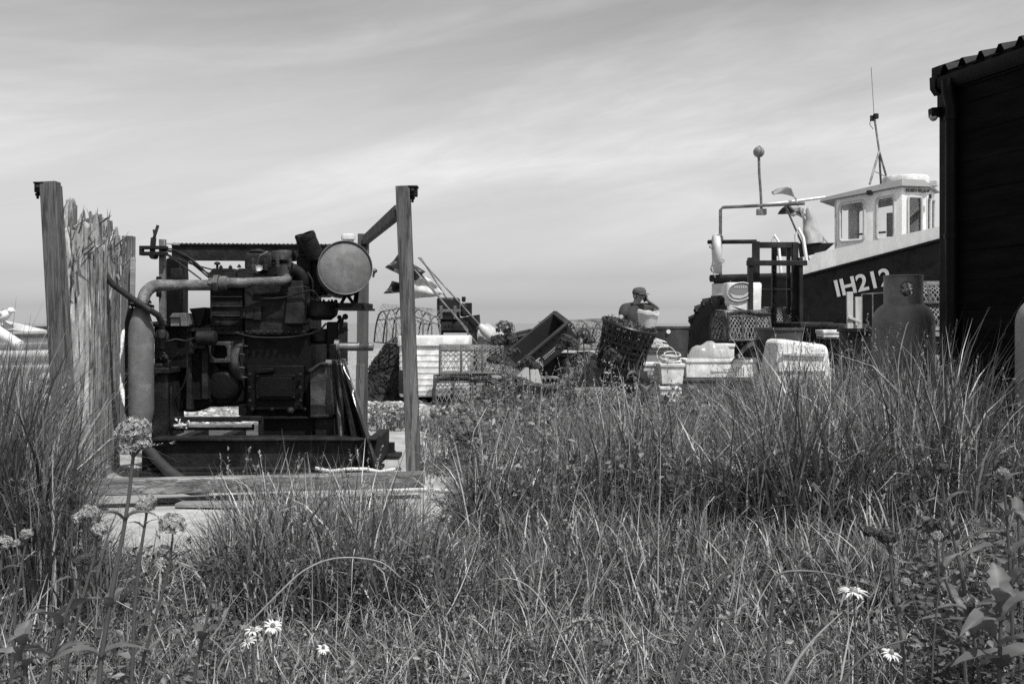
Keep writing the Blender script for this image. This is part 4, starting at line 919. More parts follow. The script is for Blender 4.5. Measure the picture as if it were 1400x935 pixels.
foambox('dark_crate', 'dark grey shallow crate under the long white foam box', 930, 517, 1042, 550, 12.85, .55, 'tub', .02)
t, o, h = foambox('foam_box', 'long white foam fish box with a printed vent grid lying on the dark crate', 938, 491, 1046, 518, 12.9, .5)
b = MB()
for i in range(4):
    for j in range(4): b.box(W(1007+i*3.2, 503+j*3, 12.895), (.016, .004, .014))
for k in range(16): b.box(W(972+k*2.0, 508.5, 12.895), (.012, .004, .012))
for k in range(7): b.box(W(990+k*2.0, 505, 12.895), (.012, .004, .008))
b.build('printed_marks', M['midgrey'], t, 0, 0)
MB().quadpx([(1003,489.5),(1028,489.5),(1030,492),(1001,492)], 12.95, 13.2).build('lid_fragment', M['foam'], t, .004)
foambox('foam_box', 'small white foam box at the left of the row without rope in it', 878, 496, 902, 540, 12.9, .35, taper=.12)
tt, oo, hh = foambox('foam_box', 'small white foam box holding a coil of pale rope', 903, 497, 936, 526, 12.6, .4, taper=.14)
foambox('foam_box', 'grey white foam box underneath the box with the rope coil', 903, 528, 932, 551, 12.62, .4)
b = MB(); q = random.Random(5)
for k in range(9): b.torus(oo+V(q.uniform(-.03,.03), q.uniform(-.04,.02), hh+.0+.014*k), V(q.uniform(-.3,.3), q.uniform(-.4,.1), 1), .10+.02*q.random(), .007, 22, 6)
b.torus(oo+V(-.05,-.05,hh+.09), V(.3,-.9,.35), .14, .006, 24, 6); tag(b.build('rope_coil', M['rope'], smooth=60), 'coil of pale rope lying in the small white foam box', 'rope')
b = MB(); b.ball(W(972, 492, 13.15), .30, 24, 14, (1.05, .5, .78))
for v in b.v: v += V(0, .02*math.sin(v.x*40), .02*math.sin(v.x*29+v.y*13)) if v.z > 0.6 else V(0,0,0)
tag(b.build('clear_bag', M['film'], smooth=70), 'clear plastic bag bulging behind the long white foam box', 'bag')
foambox('white_tray', 'small white tray with a dark slot standing inside the clear plastic bag', 976, 470, 1004, 490, 13.3, .3, 'white_plastic')
b = MB(); b.grid(lambda u, v: W(1000+38*u, 494-30*u+8*v-8*math.sin(u*3), 12.7+.35*v+.06*math.sin(u*9)), 14, 6); o = b.build('black_plastic_sheet', M['tarp'], smooth=70); s_ = o.modifiers.new('thick', 'SOLIDIFY'); s_.thickness = .006
tag(o, 'crumpled sheet of black plastic lifting behind the long foam box', 'plastic sheet')
# foam box upturned behind the grass
uo = W(1094, 520, 10.6); t = thing('foam_box', 'big weathered foam box turned upside down behind the tall grass', 'box', (uo.x, uo.y, gzf(uo.x, uo.y)))
b = MB(); zt_, zb_ = W(0, 463, 10.6).z, -.02; xl, xr = W(1056, 0, 10.6).x, W(1136, 0, 10.6).x
b.add([V(xl-.03,10.52,zb_),V(xr+.06,10.52,zb_),V(xr+.08,11.1,zb_),V(xl-.14,11.05,zb_), V(xl+.10,10.62,zt_),V(xr-.02,10.62,zt_-.07),V(xr-.02,11.05,zt_-.07),V(xl+.02,11.0,zt_+.0)], [(3,2,1,0),(4,5,6,7),(0,1,5,4),(1,2,6,5),(2,3,7,6),(3,0,4,7)])
b.build('shell', M['foam'], t, .05)
b = MB()
for z_ in (zt_-.16, zt_-.34): b.box(((xl+xr)/2, 10.575, z_), (.5, .03, .025))
b.build('moulded_rib', M['foam'], t, .006)
foambox('foam_box', 'small white box in front of the dark boat trailer beam', 1126, 451, 1152, 463, 12.4, .3)
pail('grey drum with a bright rim beside the lifting mast', gp(1066, 12.9), .29, .29, CH+(HZ-448)/F*12.9-gp(1066, 12.9).z, M['tub'], name='grey_drum', cat='drum', lip=.02)
pail('black bin with a wide rim in the grass beside the gas cylinder', gp(1172, 8.6), .14, .15, CH+(HZ-449)/F*8.6-gp(1172, 8.6).z, M['blackplastic'], name='black_bin', cat='bin', lip=.02)
t = thing('board_stand', 'two pale upright boards joined by a cleat standing behind the black bin', 'boards', gp(1167, 9.2))
b = MB(); b.bar(W(1161.5,399,9.2), W(1163,560,9.2), .055, .03, up=V(0,1,0)); b.build('board', M['palewood'], t, .003)
b = MB(); b.bar(W(1173,406,9.25), W(1174,560,9.25), .055, .03, up=V(0,1,0)); b.build('board', M['palewood'], t, .003)
b = MB(); b.bar(W(1160,434,9.18), W(1176,440,9.2), .03, .025); b.build('cleat', M['palewood'], t, .003)
b = MB(); b.bar(W(1178,402,9.6), W(1210,400,9.6), .012, .012); b.bar(W(1178,402,9.6), W(1180,560,9.6), .012, .012); b.bar(W(1193,401,9.6), W(1194,560,9.6), .010, .010); tag(b.build('wire_stake', M['steel']), 'thin bent wire frame standing between the boards and the gas cylinder', 'wire frame')
# ------------------------------------------------------------------ fishing boat
th = R(33); fd = V(math.cos(th), -math.sin(th), 0); cd = V(-math.sin(th), -math.cos(th), 0); O = V(7.0, 20.6, 0)
def BB(a, b, z): return O+fd*a+cd*b+V(0, 0, z)
def BA(px, b): return ((px-700)*(O.y+cd.y*b)-F*(O.x+cd.x*b))/(F*fd.x-(px-700)*fd.y)
def BZ(px, py, b): a = BA(px, b); d = O.y+fd.y*a+cd.y*b; return CH+(HZ-py)/F*d
bo = thing('fishing_boat', 'black hulled beach fishing boat with a white wheelhouse and number on its side', 'boat', (O.x, O.y, gzf(0, 20)))
aS, aC, aR = BA(974, 1.3), BA(1094, 1.35), BA(1295, 1.35)
zS, zR = BZ(1094, 377, 1.35), BZ(1295, 324, 1.35)
def sheer(a): return zS+(zR-zS)*(a-aC)/(aR-aC)+(.035*max(0, a-aR)**2) if a > aC else zS+.03*(aC-a)
aB = aR+4.0
def beam(a):
    if a > aR-.3: t = (a-aR+.3)/(aB-aR+.3); return 1.35*math.sqrt(max(0, 1-t**1.9))+.02
    return 1.35-.10*max(0, (aC-a)/(aC-aS))**2
def keel(a): return .62+(.9*max(0, (a-aR-1)/(aB-aR-1))**2.2 if a > aR+1 else 0)
st = list(np.linspace(aS, aR, 14))+list(np.linspace(aR, aB, 12))[1:]
def section(a):
    k, s_, w_ = keel(a), sheer(a), beam(a); h = s_-k
    return [(0, k), (.35*w_, k+.10*h), (.72*w_, k+.24*h), (.90*w_, k+.42*h), (.96*w_, k+.68*h), (w_, s_)]
b = MB(); m_ = 11; vs = []
for a in st:
    s_ = section(a); pts = [(-x, z) for x, z in s_[:0:-1]]+s_
    vs += [BB(a, x, z) for x, z in pts]
fs = [(i*m_+k, i*m_+k+1, (i+1)*m_+k+1, (i+1)*m_+k) for i in range(len(st)-1) for k in range(m_-1)]
fs += [tuple(range(m_-1, -1, -1))]
b.add(vs, fs); b.build('hull', M['hull'], bo, 0, 50)
def dk(a): return sheer(a)-.12
b = MB(); vs = [BB(a, x*(beam(a)-.02), dk(a)) for a in st for x in (-1, 1)]; b.add(vs, [(2*i, 2*i+1, 2*i+3, 2*i+2) for i in range(len(st)-1)]); b.build('deck', M['paleg'], bo)
# white bulwark
a0 = aC-.02; sb = [a for a in np.linspace(a0, aB-.02, 22)]
def btop(a):
    zt0, zt1 = BZ(1112, 350, 1.35), BZ(1293, 308, 1.35); return max(sheer(a)+.02, zt0+(zt1-zt0)*(a-aC)/(aR-aC)) if a > aC+.25 else sheer(a)+.05+.25*max(0, a-aC)/.25
b = MB()
for sg in (1, -1):
    vs = []
    for a in sb: w_ = beam(a)+.015; zt = btop(a); vs += [BB(a, sg*w_, sheer(a)-.02), BB(a, sg*(w_+.0), zt), BB(a, sg*(w_-.09), zt), BB(a, sg*(w_-.09), sheer(a)-.02)]
    b.add(vs, [(4*i+k, 4*i+(k+1) % 4, 4*(i+1)+(k+1) % 4, 4*(i+1)+k) for i in range(len(sb)-1) for k in range(4)]+[(0,1,2,3)])
b.build('bulwark', M['white_paint'], bo, 0, 40)
b = MB(); b.tube([BB(a, beam(a)+.03, sheer(a)-.03) for a in np.linspace(aC, aB-.1, 20)], .035, 8); b.build('rubbing_strake', M['tar2'], bo)
b = MB(); b.tube([BB(a, 1.28, BZ(1040, 379, 1.28)) for a in np.linspace(aS-.05, aC+.3, 8)], .075, 12); b.tube([BB(aS, x, BZ(1040, 379, 1.28)) for x in np.linspace(1.28, -1.28, 6)], .075, 12); b.build('stern_rail', M['darksteel'], bo)
zq = BZ(975, 404, 1.3); b = MB(); b.hexa([BB(aS-.03,-1.2,zq-.02),BB(aS+.45,-1.2,zq),BB(aS+.45,1.30,zq),BB(aS-.03,1.27,zq),BB(aS-.03,-1.2,zq+.25),BB(aS+.45,-1.2,zq+.25),BB(aS+.45,1.30,zq+.25),BB(aS-.03,1.27,zq+.25)]); b.build('quarter_panel', M['paleg'], bo, .01)
# rising board by the wheelhouse
b = MB(); b.add([BB(BA(1236,1.0),1.0,BZ(1236,328,1.0)),BB(BA(1296,1.0),1.0,BZ(1296,311,1.0)),BB(BA(1296,1.0),1.0,BZ(1296,306,1.0)),BB(BA(1268,1.0),1.0,BZ(1268,315,1.0)),BB(BA(1236,1.0),1.0,BZ(1236,326,1.0))]+[BB(BA(x,1.0),.95,BZ(x,y,1.0)) for x,y in ((1236,328),(1296,311),(1296,306),(1268,315),(1236,326))], [(0,1,2,3,4),(9,8,7,6,5)]+[((i+1)%5,i,5+i,5+(i+1)%5) for i in range(5)]); b.build('deck_board', M['paleg'], bo)
# wheelhouse
wb = .85; a0, a1 = BA(1141, wb), BA(1233, wb); af = a1+.36; wf = .45
zt0, zt1 = BZ(1141, 273, wb), BZ(1233, 254, wb); zd = BZ(1180, 345, wb)-.12
def ztop(a): return zt0+(zt1-zt0)*(a-a0)/(a1-a0) if a < a1 else zt1-.02
wh = MB(); fr2 = MB(); gl = []
def wall(p, q, holes, mb, th=.04):
    # p, q: (a, b) plan points; wall rises to ztop; holes in uv
    P0, P1, P2, P3 = BB(*p, zd), BB(*q, zd), BB(*q, ztop(q[0])), BB(*p, ztop(p[0]))
    nrm = (P1-P0).cross(P3-P0).normalized()*th
    f = lambda u, v: P0.lerp(P1, u).lerp(P3.lerp(P2, u), v)
    us = sorted({0, 1, *[h[0] for h in holes], *[h[2] for h in holes]}); vs_ = sorted({0, 1, *[h[1] for h in holes], *[h[3] for h in holes]})
    for i in range(len(us)-1):
        for j in range(len(vs_)-1):
            uc, vc = (us[i]+us[i+1])/2, (vs_[j]+vs_[j+1])/2
            if any(h[0] < uc < h[2] and h[1] < vc < h[3] for h in holes): continue
            Q = [f(us[i], vs_[j]), f(us[i+1], vs_[j]), f(us[i+1], vs_[j+1]), f(us[i], vs_[j+1])]
            mb.prism(Q, -nrm)
    for (u0, v0, u1, v1) in holes:
        Q = []; ru, rv = .12*(u1-u0), .12*(v1-v0)
        for cu, cv, s_ in ((u1-ru, v1-rv, 0), (u0+ru, v1-rv, 1), (u0+ru, v0+rv, 2), (u1-ru, v0+rv, 3)):
            Q += [f(cu+ru*math.cos(PI/2*(s_+k/4)), cv+rv*math.sin(PI/2*(s_+k/4)))+nrm*.1 for k in range(5)]
        n_ = MB(); n_.tube(Q+[Q[0], Q[1]], .028, 8, False); wn = n_.build('window', M['paleg'], bo)
        g = MB(); g.prism([x-nrm*.5 for x in Q], -nrm*.12); g.build('pane', M['glass'], wn, 0, 0)
        # corner fillets keep the opening round
    return f
swin = [(.08, .29, .45, .90), (.64, .28, .89, .89)]
wall((a0, wb), (a1, wb), swin, wh); wall((a1, wb), (af, wf), [(.25, .28, .83, .86)], wh); wall((af, wf), (af, -wf), [(.06, .28, .46, .88), (.54, .28, .94, .88)], wh)
wall((af, -wf), (a1, -wb), [(.14, .26, .78, .88)], wh); _u = lambda px: min(.97, max(.03, (a1-BA(px, -wb))/(a1-a0)))
_p = sorted([_u(1146), _u(1190), _u(1198), _u(1228)]); print('far', _p)
wall((a1, -wb), (a0, -wb), [h for h in [(_p[0], .2, _p[1], .95), (_p[2], .2, _p[3], .95)] if h[2]-h[0] > .05], wh)
wall((a0, -wb), (a0, -.2), [], wh); wall((a0, .45), (a0, wb), [], wh)
wh.build('wheelhouse', M['white_paint'], bo, 0, 20)
b = MB(); ol = [(a0-.28, wb+.1), (a1+.02, wb+.1), (af+.1, wf+.08), (af+.1, -wf-.08), (a1+.02, -wb-.1), (a0-.28, -wb-.1)]
lo = [BB(a, x, ztop(min(a, a1))+.0) for a, x in ol]; hi = [BB(a-(.12 if a > a1+.1 else 0)+(.05 if a < a0 else 0), x*.93, ztop(min(a, a1))+(.15 if a > a0 else .09)) for a, x in ol]
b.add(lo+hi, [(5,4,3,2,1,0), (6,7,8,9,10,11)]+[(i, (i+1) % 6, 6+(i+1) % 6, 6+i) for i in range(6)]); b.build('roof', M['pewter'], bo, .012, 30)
zr = ztop(a1)+.15; b = MB(); ao = BA(1238, .25); b.lathe([(.44,-.02),(.44,.11),(.425,.14),(.40,.145),(.39,.12),(.05,.12)], BB(ao, .25, zr-.03), V(0,0,1), 40); b.build('roof_hatch', M['white_plastic'], bo)
b = MB(); fl = BB(af+.03, .05, zr-.03); b.box(fl, (.24, .16, .12), Matrix.Rotation(-th, 3, 'Z')); b.build('flood_light', M['paleg'], bo, .01)
# interior: console, wheel, seat seen through the panes
b = MB(); b.box(BB(af-.35, 0, zd+.35), (.3, .9, .7), Matrix.Rotation(-th, 3, 'Z')); b.box(BB(a1-.25, .45, zd+.45), (.2, .24, .9), Matrix.Rotation(-th, 3, 'Z')); b.box(BB(a1+.05, .45, zd+.75), (.14, .2, .35), Matrix.Rotation(-th, 3, 'Z')); b.build('console', M['midgrey'], bo, .02)
b = MB(); b.tube([BB(a0+.62, wb-.06, zd), BB(a0+.64, wb-.06, ztop(a0+.6))], .02); b.tube([BB(a0+.05, -wb+.05, zd+.62), BB(a0+.62, -wb+.05, zd+.64)], .022); b.tube([BB(a1-.40, .7, ztop(a1)-.12), BB(a1-.28, .7, ztop(a1)-.22), BB(a1-.15, .7, ztop(a1)-.1)], .012); b.box(BB(a0+.35, .5, ztop(a0)-.05), (.1, .1, .06)); b.build('inner_rail', M['darksteel'], bo)
b = MB(); b.box(BB(BA(1190, wb), wb+.05, BZ(1190, 264, wb)), (.1, .1, .09), Matrix.Rotation(-th, 3, 'Z')); b.build('side_lamp', M['blackplastic'], bo, .01); b = MB(); b.box(BB(af+.1, wf+.1, BZ(1284, 265, wf)-.05), (.04, .07, .08), Matrix.Rotation(-th, 3, 'Z')); b.build('side_lamp', M['blackplastic'], bo, .01)
# mast
b = MB(); top = BB(BA(1202, .1), .1, BZ(1202, 207, .1)); f1 = BB(BA(1189, .55), .55, BZ(1189, 252, .55)); f2 = BB(BA(1213, -.1), -.1, BZ(1213, 246, -.1)); f3 = BB(BA(1205, -.6), -.6, ztop(a1)+.1)
for f_ in (f1, f2, f3): b.tube([f_, top], .022, 8)
tp2 = BB(BA(1195, .1), .1, BZ(1195, 158, .1)); b.tube([top, tp2], .022, 8); b.tube([f1.lerp(top, .4), f2.lerp(top, .1)], .008, 6); b.build('mast', M['steel'], bo)
b = MB(); b.tube([tp2, BB(BA(1191, .1), .1, BZ(1191, 92, .1))], .006, 6); b.build('whip_aerial', M['steel'], bo)
b = MB(); b.lathe([(.03,0),(.055,.01),(.055,.10),(.03,.11)], BB(BA(1197.5, .1), .1, BZ(1197, 163, .1)), n=14); b.box(BB(BA(1193,.1), .1, BZ(1193,162,.1)), (.09,.06,.11)); b.tube([tp2+V(-.05,0,-.05), tp2+V(-.09,0,-.18), tp2+V(-.02,0,-.28)], .008, 5); b.build('mast_lamp', M['darksteel'], bo, .004)
b = MB(); lb = BB(BA(1214, .1), .1, ztop(a1)+.14); b.lathe([(.03,0),(.03,.05),(.055,.055),(.06,.08),(.06,.17),(.05,.19),(.01,.195)], lb, n=16); b.build('roof_lamp', M['white_plastic'], bo)
# lettering
def text(s, size, o, ex, ez, m, parent, name, ext=.004, sx=1, bold=.0):
    cu = bpy.data.curves.new(name, 'FONT'); cu.body = s; cu.size = size; cu.extrude = ext; cu.align_x = 'CENTER'; cu.align_y = 'CENTER'; cu.offset = bold
    t = bpy.data.objects.new(name, cu); C.objects.link(t); cu.materials.append(m)
    ex = Vector(ex).normalized(); ez = Vector(ez); ez = (ez-ex*ez.dot(ex)).normalized(); ey = ez.cross(ex)
    me = bpy.data.meshes.new_from_object(t.evaluated_get(bpy.context.evaluated_depsgraph_get())); bpy.data.objects.remove(t); me.name = name; t = bpy.data.objects.new(name, me); C.objects.link(t)
    if not me.materials: me.materials.append(m)
    t.parent = parent; o = Vector(o)-root_of(parent)
    t.matrix_local = Matrix(((ex.x*sx, ey.x, ez.x, o.x), (ex.y*sx, ey.y, ez.y, o.y), (ex.z*sx, ey.z, ez.z, o.z), (0,0,0,1))); return t
aN = BA(1179, 1.36); rise = (sheer(aN+.5)-sheer(aN-.5))
text('IH212', .45, BB(aN, 1.352, BZ(1182, 387.5, 1.35)), fd+V(0,0,.22), cd-V(0,0,.04), M['letter'], bo, 'hull_number', .006, .97, .010)
qd = (BB(af, wf, 0)-BB(a1, wb, 0)).normalized(); qn = V(qd.y, -qd.x, 0)
if qn.y > 0: qn = -qn
text('REUBEN WILLIAM', .088, BB(a1, wb, ztop(a1)-.07).lerp(BB(af, wf, ztop(a1)-.07), .62)+qn*.03, qd, qn, M['tar2'], bo, 'name_lettering', .002, .76, .002)
# stern gantry and its light
zg = BZ(985, 284, 1.2); ag, ah = BA(985, 1.2), BA(1100, 1.2)
b = MB(); b.tube([BB(ag, 1.2, BZ(985, 402, 1.2)), BB(ag, 1.2, zg-.05), BB(ag+.05, 1.2, zg), BB(ah, 1.2, zg-.03)], .034, 10); b.tube([BB(ah-.4,1.2,zg-.02), BB(ah-.1,.3,dk(ah)+.3)], .02, 8); b.build('gantry', M['steel'], bo)
b = MB(); b.tube([BB(BA(968,1.25),1.25,BZ(968,331,1.25)), BB(BA(1034,1.25),1.25,BZ(1034,330.5,1.25))], .045, 10); b.build('gantry_bar', M['darksteel'], bo)
b = MB(); b.tube([BB(BA(1043,1.1),1.1,BZ(1043,281,1.1)), BB(BA(1128,.5),.5,BZ(1128,270,.5))], .03, 8); b.build('boom', M['white_paint'], bo)
b = MB(); pl = [BB(BA(x,1.15),1.15,BZ(x,y,1.15)) for x,y in ((1041,286),(1040,262),(1038,236),(1037.5,214))]; b.tube(pl, .028, 8); b.box(pl[0]-V(0,0,.06), (.18,.15,.12)); b.build('light_pole', M['steel'], bo)
b = MB(); b.ball(pl[-1]+V(0,0,.09), .115, 20, 14); b.torus(pl[-1]+V(0,0,.09), V(.9,.2,0), .118, .012, 28, 6); b.build('pole_ball', M['midgrey'], bo)
b = MB(); b.tube([BB(BA(1058,1.2),1.2,BZ(1060,360,1.2)), BB(BA(1056,1.2),1.2,BZ(1056,328,1.2)), BB(BA(1059,1.2),1.2,BZ(1058,322,1.2)), BB(BA(1064,1.2),1.2,BZ(1063,330,1.2)), BB(BA(1068,1.2),1.2,BZ(1068,375,1.2))], .03, 8)
b.tube([BB(BA(1092,1.2),1.2,BZ(1092,365,1.2)), BB(BA(1088,1.2),1.2,BZ(1088,322,1.2)), BB(BA(1092,1.2),1.2,BZ(1092,313,1.2)), BB(BA(1098,1.2),1.2,BZ(1096,325,1.2)), BB(BA(1104,1.2),1.2,BZ(1104,365,1.2))], .035, 8); b.build('grab_rail', M['white_paint'], bo)
# life ring on the stern
t = thing('life_ring', 'pale life ring seen edge on, lashed to the stern gantry', 'life ring', BB(BA(980,1.35),1.35,BZ(980,375,1.35)))
b = MB(); lc = BB(BA(980,1.4),1.4,BZ(980,347,1.4)); b.torus(lc, V(.97,-.14,.05), .34, .085, 36, 12); b.build('ring', M['paleg'], t)
b = MB()
for k in range(4): a = k*PI/2+.5; MB().torus(lc+V(.0,math.cos(a)*.34,math.sin(a)*.34), V(0,-math.sin(a),math.cos(a)), .092, .012, 16, 6).build('band', M['midgrey'], t)
b = MB(); b.tube([lc+V(-.08,-.1,-.05), lc+V(-.14,-.1,-.3), lc+V(-.05,-.1,-.5)], .01, 5); b.build('lashing', M['rope'], t)
# gear piled in the boat
b = MB(); z0 = BZ(1100, 350, .9)
def bp_(px, py, bb_=.9): return BB(BA(px, bb_), bb_, BZ(px, py, bb_))
b.lathe([(.20,0),(.19,.12),(.14,.3),(.09,.5),(.05,.7),(.02,.75)], bp_(1111, 333), V(-.12,0,1), 20)
for v in b.v: v += V(.03*math.sin(v.z*17), .03*math.sin(v.x*21+v.z*9), 0)
tag(b.build('pale_sack', M['sackgrey'], smooth=60), 'pale conical sack standing on the boat beside the flags', 'sack')
b = MB(); b.add([bp_(1058,350,.95), bp_(1064,333,.95), bp_(1142,332,.95), bp_(1128,344,.95), bp_(1096,352,.95)]+[bp_(1058,350,.3), bp_(1064,333,.3), bp_(1142,332,.3), bp_(1128,344,.3), bp_(1096,352,.3)], [(0,1,2,3,4),(9,8,7,6,5)]+[((i+1)%5,i,5+i,5+(i+1)%5) for i in range(5)])
tag(b.build('covered_gear', M['blackplastic'], bevel=.03), 'black covered gear stowed on the boat behind the lifting mast', 'gear')
def bflag(label, p0, p1, fl_, m):
    t = thing('marker_pole', label, 'marker buoy', bp_(*p1), 'flagged marker poles'); MB().tube([bp_(*p0), bp_(*p1)], .02, 8).build('pole', M['galv'], t)
    d = O.y; q = [bp_(x, y) for x, y in fl_]; b = MB()
    b.grid(lambda u, v: q[0].lerp(q[1], u).lerp(q[3].lerp(q[2], u), v)+V(0,.05*math.sin(u*6+v*4),.06*math.sin(u*3.1)), 12, 6); o = b.build('flag', m, t, 0, 80); s_ = o.modifiers.new('thick', 'SOLIDIFY'); s_.thickness = .006
bflag('marker pole in the boat with a grey flag streaming left at its top', (1081,256), (1112,330), [(1055,262),(1081,257),(1090,272),(1057,267)], M['paleg'])
bflag('marker pole in the boat with a black and pale flag below the gantry', (1090,280), (1135,336), [(1063,293),(1080,281),(1097,296),(1090,292)], M['flagdark'])
bflag('marker pole in the boat with a drooping white flag', (1098,285), (1100,335), [(1074,290),(1096,284),(1098,300),(1084,297)], M['flagpale'])
# cradle under the hull
t = thing('boat_cradle', 'dark steel cradle holding the fishing boat above the shingle', 'cradle', BB(0,0,-.12)); b = MB()
for x in (-.7, .7): b.bar(BB(aS+.3, x, .5), BB(aB-1.5, x, .5), .16, .2)
for a in (aS+.8, 0, 2.5):
    b.bar(BB(a, -1.0, .36), BB(a, 1.0, .36), .14, .12)
    for x in (-.95, .95): b.bar(BB(a, x, -.14), BB(a, x, .34), .12, .12)
    b.box(BB(a, 0, .6), (.3,.3,.2))
b.build('beams', M['darksteel'], t, .008)

# ------------------------------------------------------------------ tractor with lifting mast
tc0 = W(990, 467, 15.0); tg = gzf(tc0.x, 15.0); tc0.z = tg+.755; wax = V(-.914, -.406, 0).normalized(); hd_ = V(-wax.y, wax.x, 0)
t = thing('beach_tractor', 'old beach tractor with a big lugged tyre and dark lifting mast', 'tractor', (1.2*0+tc0.x+.6, 15.3, tg))
def wheel(c, r, w_, ax):
    b = MB(); b.lathe([(r*.55,-w_*.42),(r*.62,-w_*.5),(r*.80,-w_*.52),(r*.93,-w_*.46),(r*.955,-w_*.3),(r*.96,0),(r*.955,w_*.3),(r*.93,w_*.46),(r*.80,w_*.52),(r*.62,w_*.5),(r*.55,w_*.42)], c, ax, 48)
    u = V(0,0,1); v = ax.cross(u)
    for k in range(20):
        for sg in (-1, 1):
            a = 2*PI*(k+(.5 if sg > 0 else 0))/20; d0 = u*math.cos(a)+v*math.sin(a); a2 = a+.20; d1 = u*math.cos(a2)+v*math.sin(a2)
            p = c+d0*r*.975+ax*sg*w_*.02; q = c+d1*r*.965+ax*sg*w_*.52; b.bar(p, q, .06, .07, up=d0)
            b.bar(q, c+d1*r*.86+ax*sg*w_*.53, .06, .03, up=ax)
    ty = b.build('tyre', M['rubber'], t, 0, 30)
    b = MB(); b.lathe([(r*.56,w_*.40),(r*.54,w_*.30),(r*.40,w_*.22),(r*.22,w_*.18),(r*.2,w_*.34),(.02,w_*.36)], c, ax, 32); b.lathe([(r*.56,-w_*.4),(.02,-w_*.3)], c, ax, 32)
    for k in range(8): a = 2*PI*k/8; b.bolt(c+(u*math.cos(a)+v*math.sin(a))*r*.3+ax*w_*.2, ax, .03, .03)
    b.build('rim', M['midgrey'], ty, 0, 30)
wheel(tc0, .745, .42, wax)
hv = V(.406*-1, .914, 0)*-1   # towards the mast end (nearer the viewer, right)
ctr = tc0-wax*.75
b = MB(); b.bar(ctr+V(0,0,-.05), ctr+hd_*2.2+V(0,0,-.05), .45, .45); b.bar(ctr-hd_*.3+V(0,0,.3), ctr+hd_*1.2+V(0,0,.3), .6, .12); b.tube([tc0, tc0-wax*.8], .08, 12); b.build('chassis', M['darksteel'], t, .02)
b = MB(); b.bar(ctr+hd_*.9+V(0,0,.2), ctr+hd_*2.0+V(0,0,.18), .5, .3); b.build('bonnet', M['darksteel'], t, .05)
md = 14.6
b = MB(); b.pbox(1030, 330, 1039, 545, md, md+.10); b.pbox(1084, 331, 1092, 545, md, md+.10); b.pbox(1030, 331, 1092, 339, md+.02, md+.08); b.build('outer_mast', M['darksteel'], t, .006)
b = MB(); b.pbox(1024, 352, 1030, 520, md-.14, md-.02); b.pbox(1093, 352, 1098, 460, md-.14, md-.02); b.pbox(1022, 356, 1104, 363, md-.16, md-.08); b.pbox(1030, 395, 1084, 397, md, md+.04); b.build('carriage', M['darksteel'], t, .005)
b = MB(); b.pbox(1056, 339, 1062, 450, md+.02, md+.08); b.pbox(1076, 339, 1081, 430, md+.04, md+.08)
for k in range(18): b.torus(W(1059, 344+k*6, md-.0), V(1,0,.0) if k % 2 else V(0,1,0), .022, .007, 10, 5)
b.build('lift_chain', M['tar2'], t)
b = MB(); b.bar(W(1034, 535, md), ctr+hd_*.3+V(0,0,-.2), .1, .1); b.bar(W(1088, 535, md), ctr+hd_*.8+V(0,0,-.2), .1, .1); b.build('mast_arm', M['darksteel'], t)
# white container with an oval mark
t = thing('white_container', 'white plastic container with a grey oval mark sitting beside the tractor tyre', 'container', W(1017, 432, 14.5))
b = MB(); a, e = W(994, 431, 14.5), W(1042, 386, 14.5); rbox(b, a.x, e.x, 14.5, 14.85, a.z, e.z, .05)
for v in b.v: k = (v.z-a.z)/(e.z-a.z); v.x = (v.x-(a.x+e.x)/2)*(.96+.06*k)+(a.x+e.x)/2
b.build('body', M['white_plastic'], t, 0, 40)
b = MB(); oc = W(1012, 399, 14.48); ring = [oc+V(.185*math.cos(k*2*PI/32)+.03*math.sin(k*2*PI/32), 0, .135*math.sin(k*2*PI/32)) for k in range(32)]; b.prism(ring, V(0,.03,0)); b.build('oval_mark', M['midgrey'], t, 0, 20)
b = MB(); ring2 = [p+V(0,-.004,0) for p in ring]; b.tube(ring2+[ring2[0], ring2[1]], .009, 6, False)
sw = [(-.16,-.02),(-.06,-.055),(.05,-.05),(.13,.01),(.10,-.06),(.0,-.10),(-.1,-.085)]; b.prism([oc+V(x,-.003,z) for x, z in sw], V(0,-.003,0))
for k in range(6): b.box(oc+V(-.08+k*.032,-.004,.07), (.018,.004,.03))
b.build('swoosh', M['paleg'], t, 0, 20)
b = MB(); b.pbox(994, 424, 1041, 432, 14.47, 14.86); b.build('dark_base', M['tub'], t, .01)
b = MB(); b.torus(W(1008, 384, 14.6), V(0,1,0), .1, .008, 20, 6, 0, PI); b.build('handle', M['steel'], t)
# stand under the container
b = MB(); b.pbox(990, 433, 1045, 437, 14.3, 15.0)
for x in (993, 1040):
    for y in (14.32, 14.9): b.pbox(x-2, 437, x+2, 552, y, y+.06)
tag(b.build('steel_stand', M['darksteel'], bevel=.004), 'dark steel stand carrying the white container and a netted pot', 'stand')

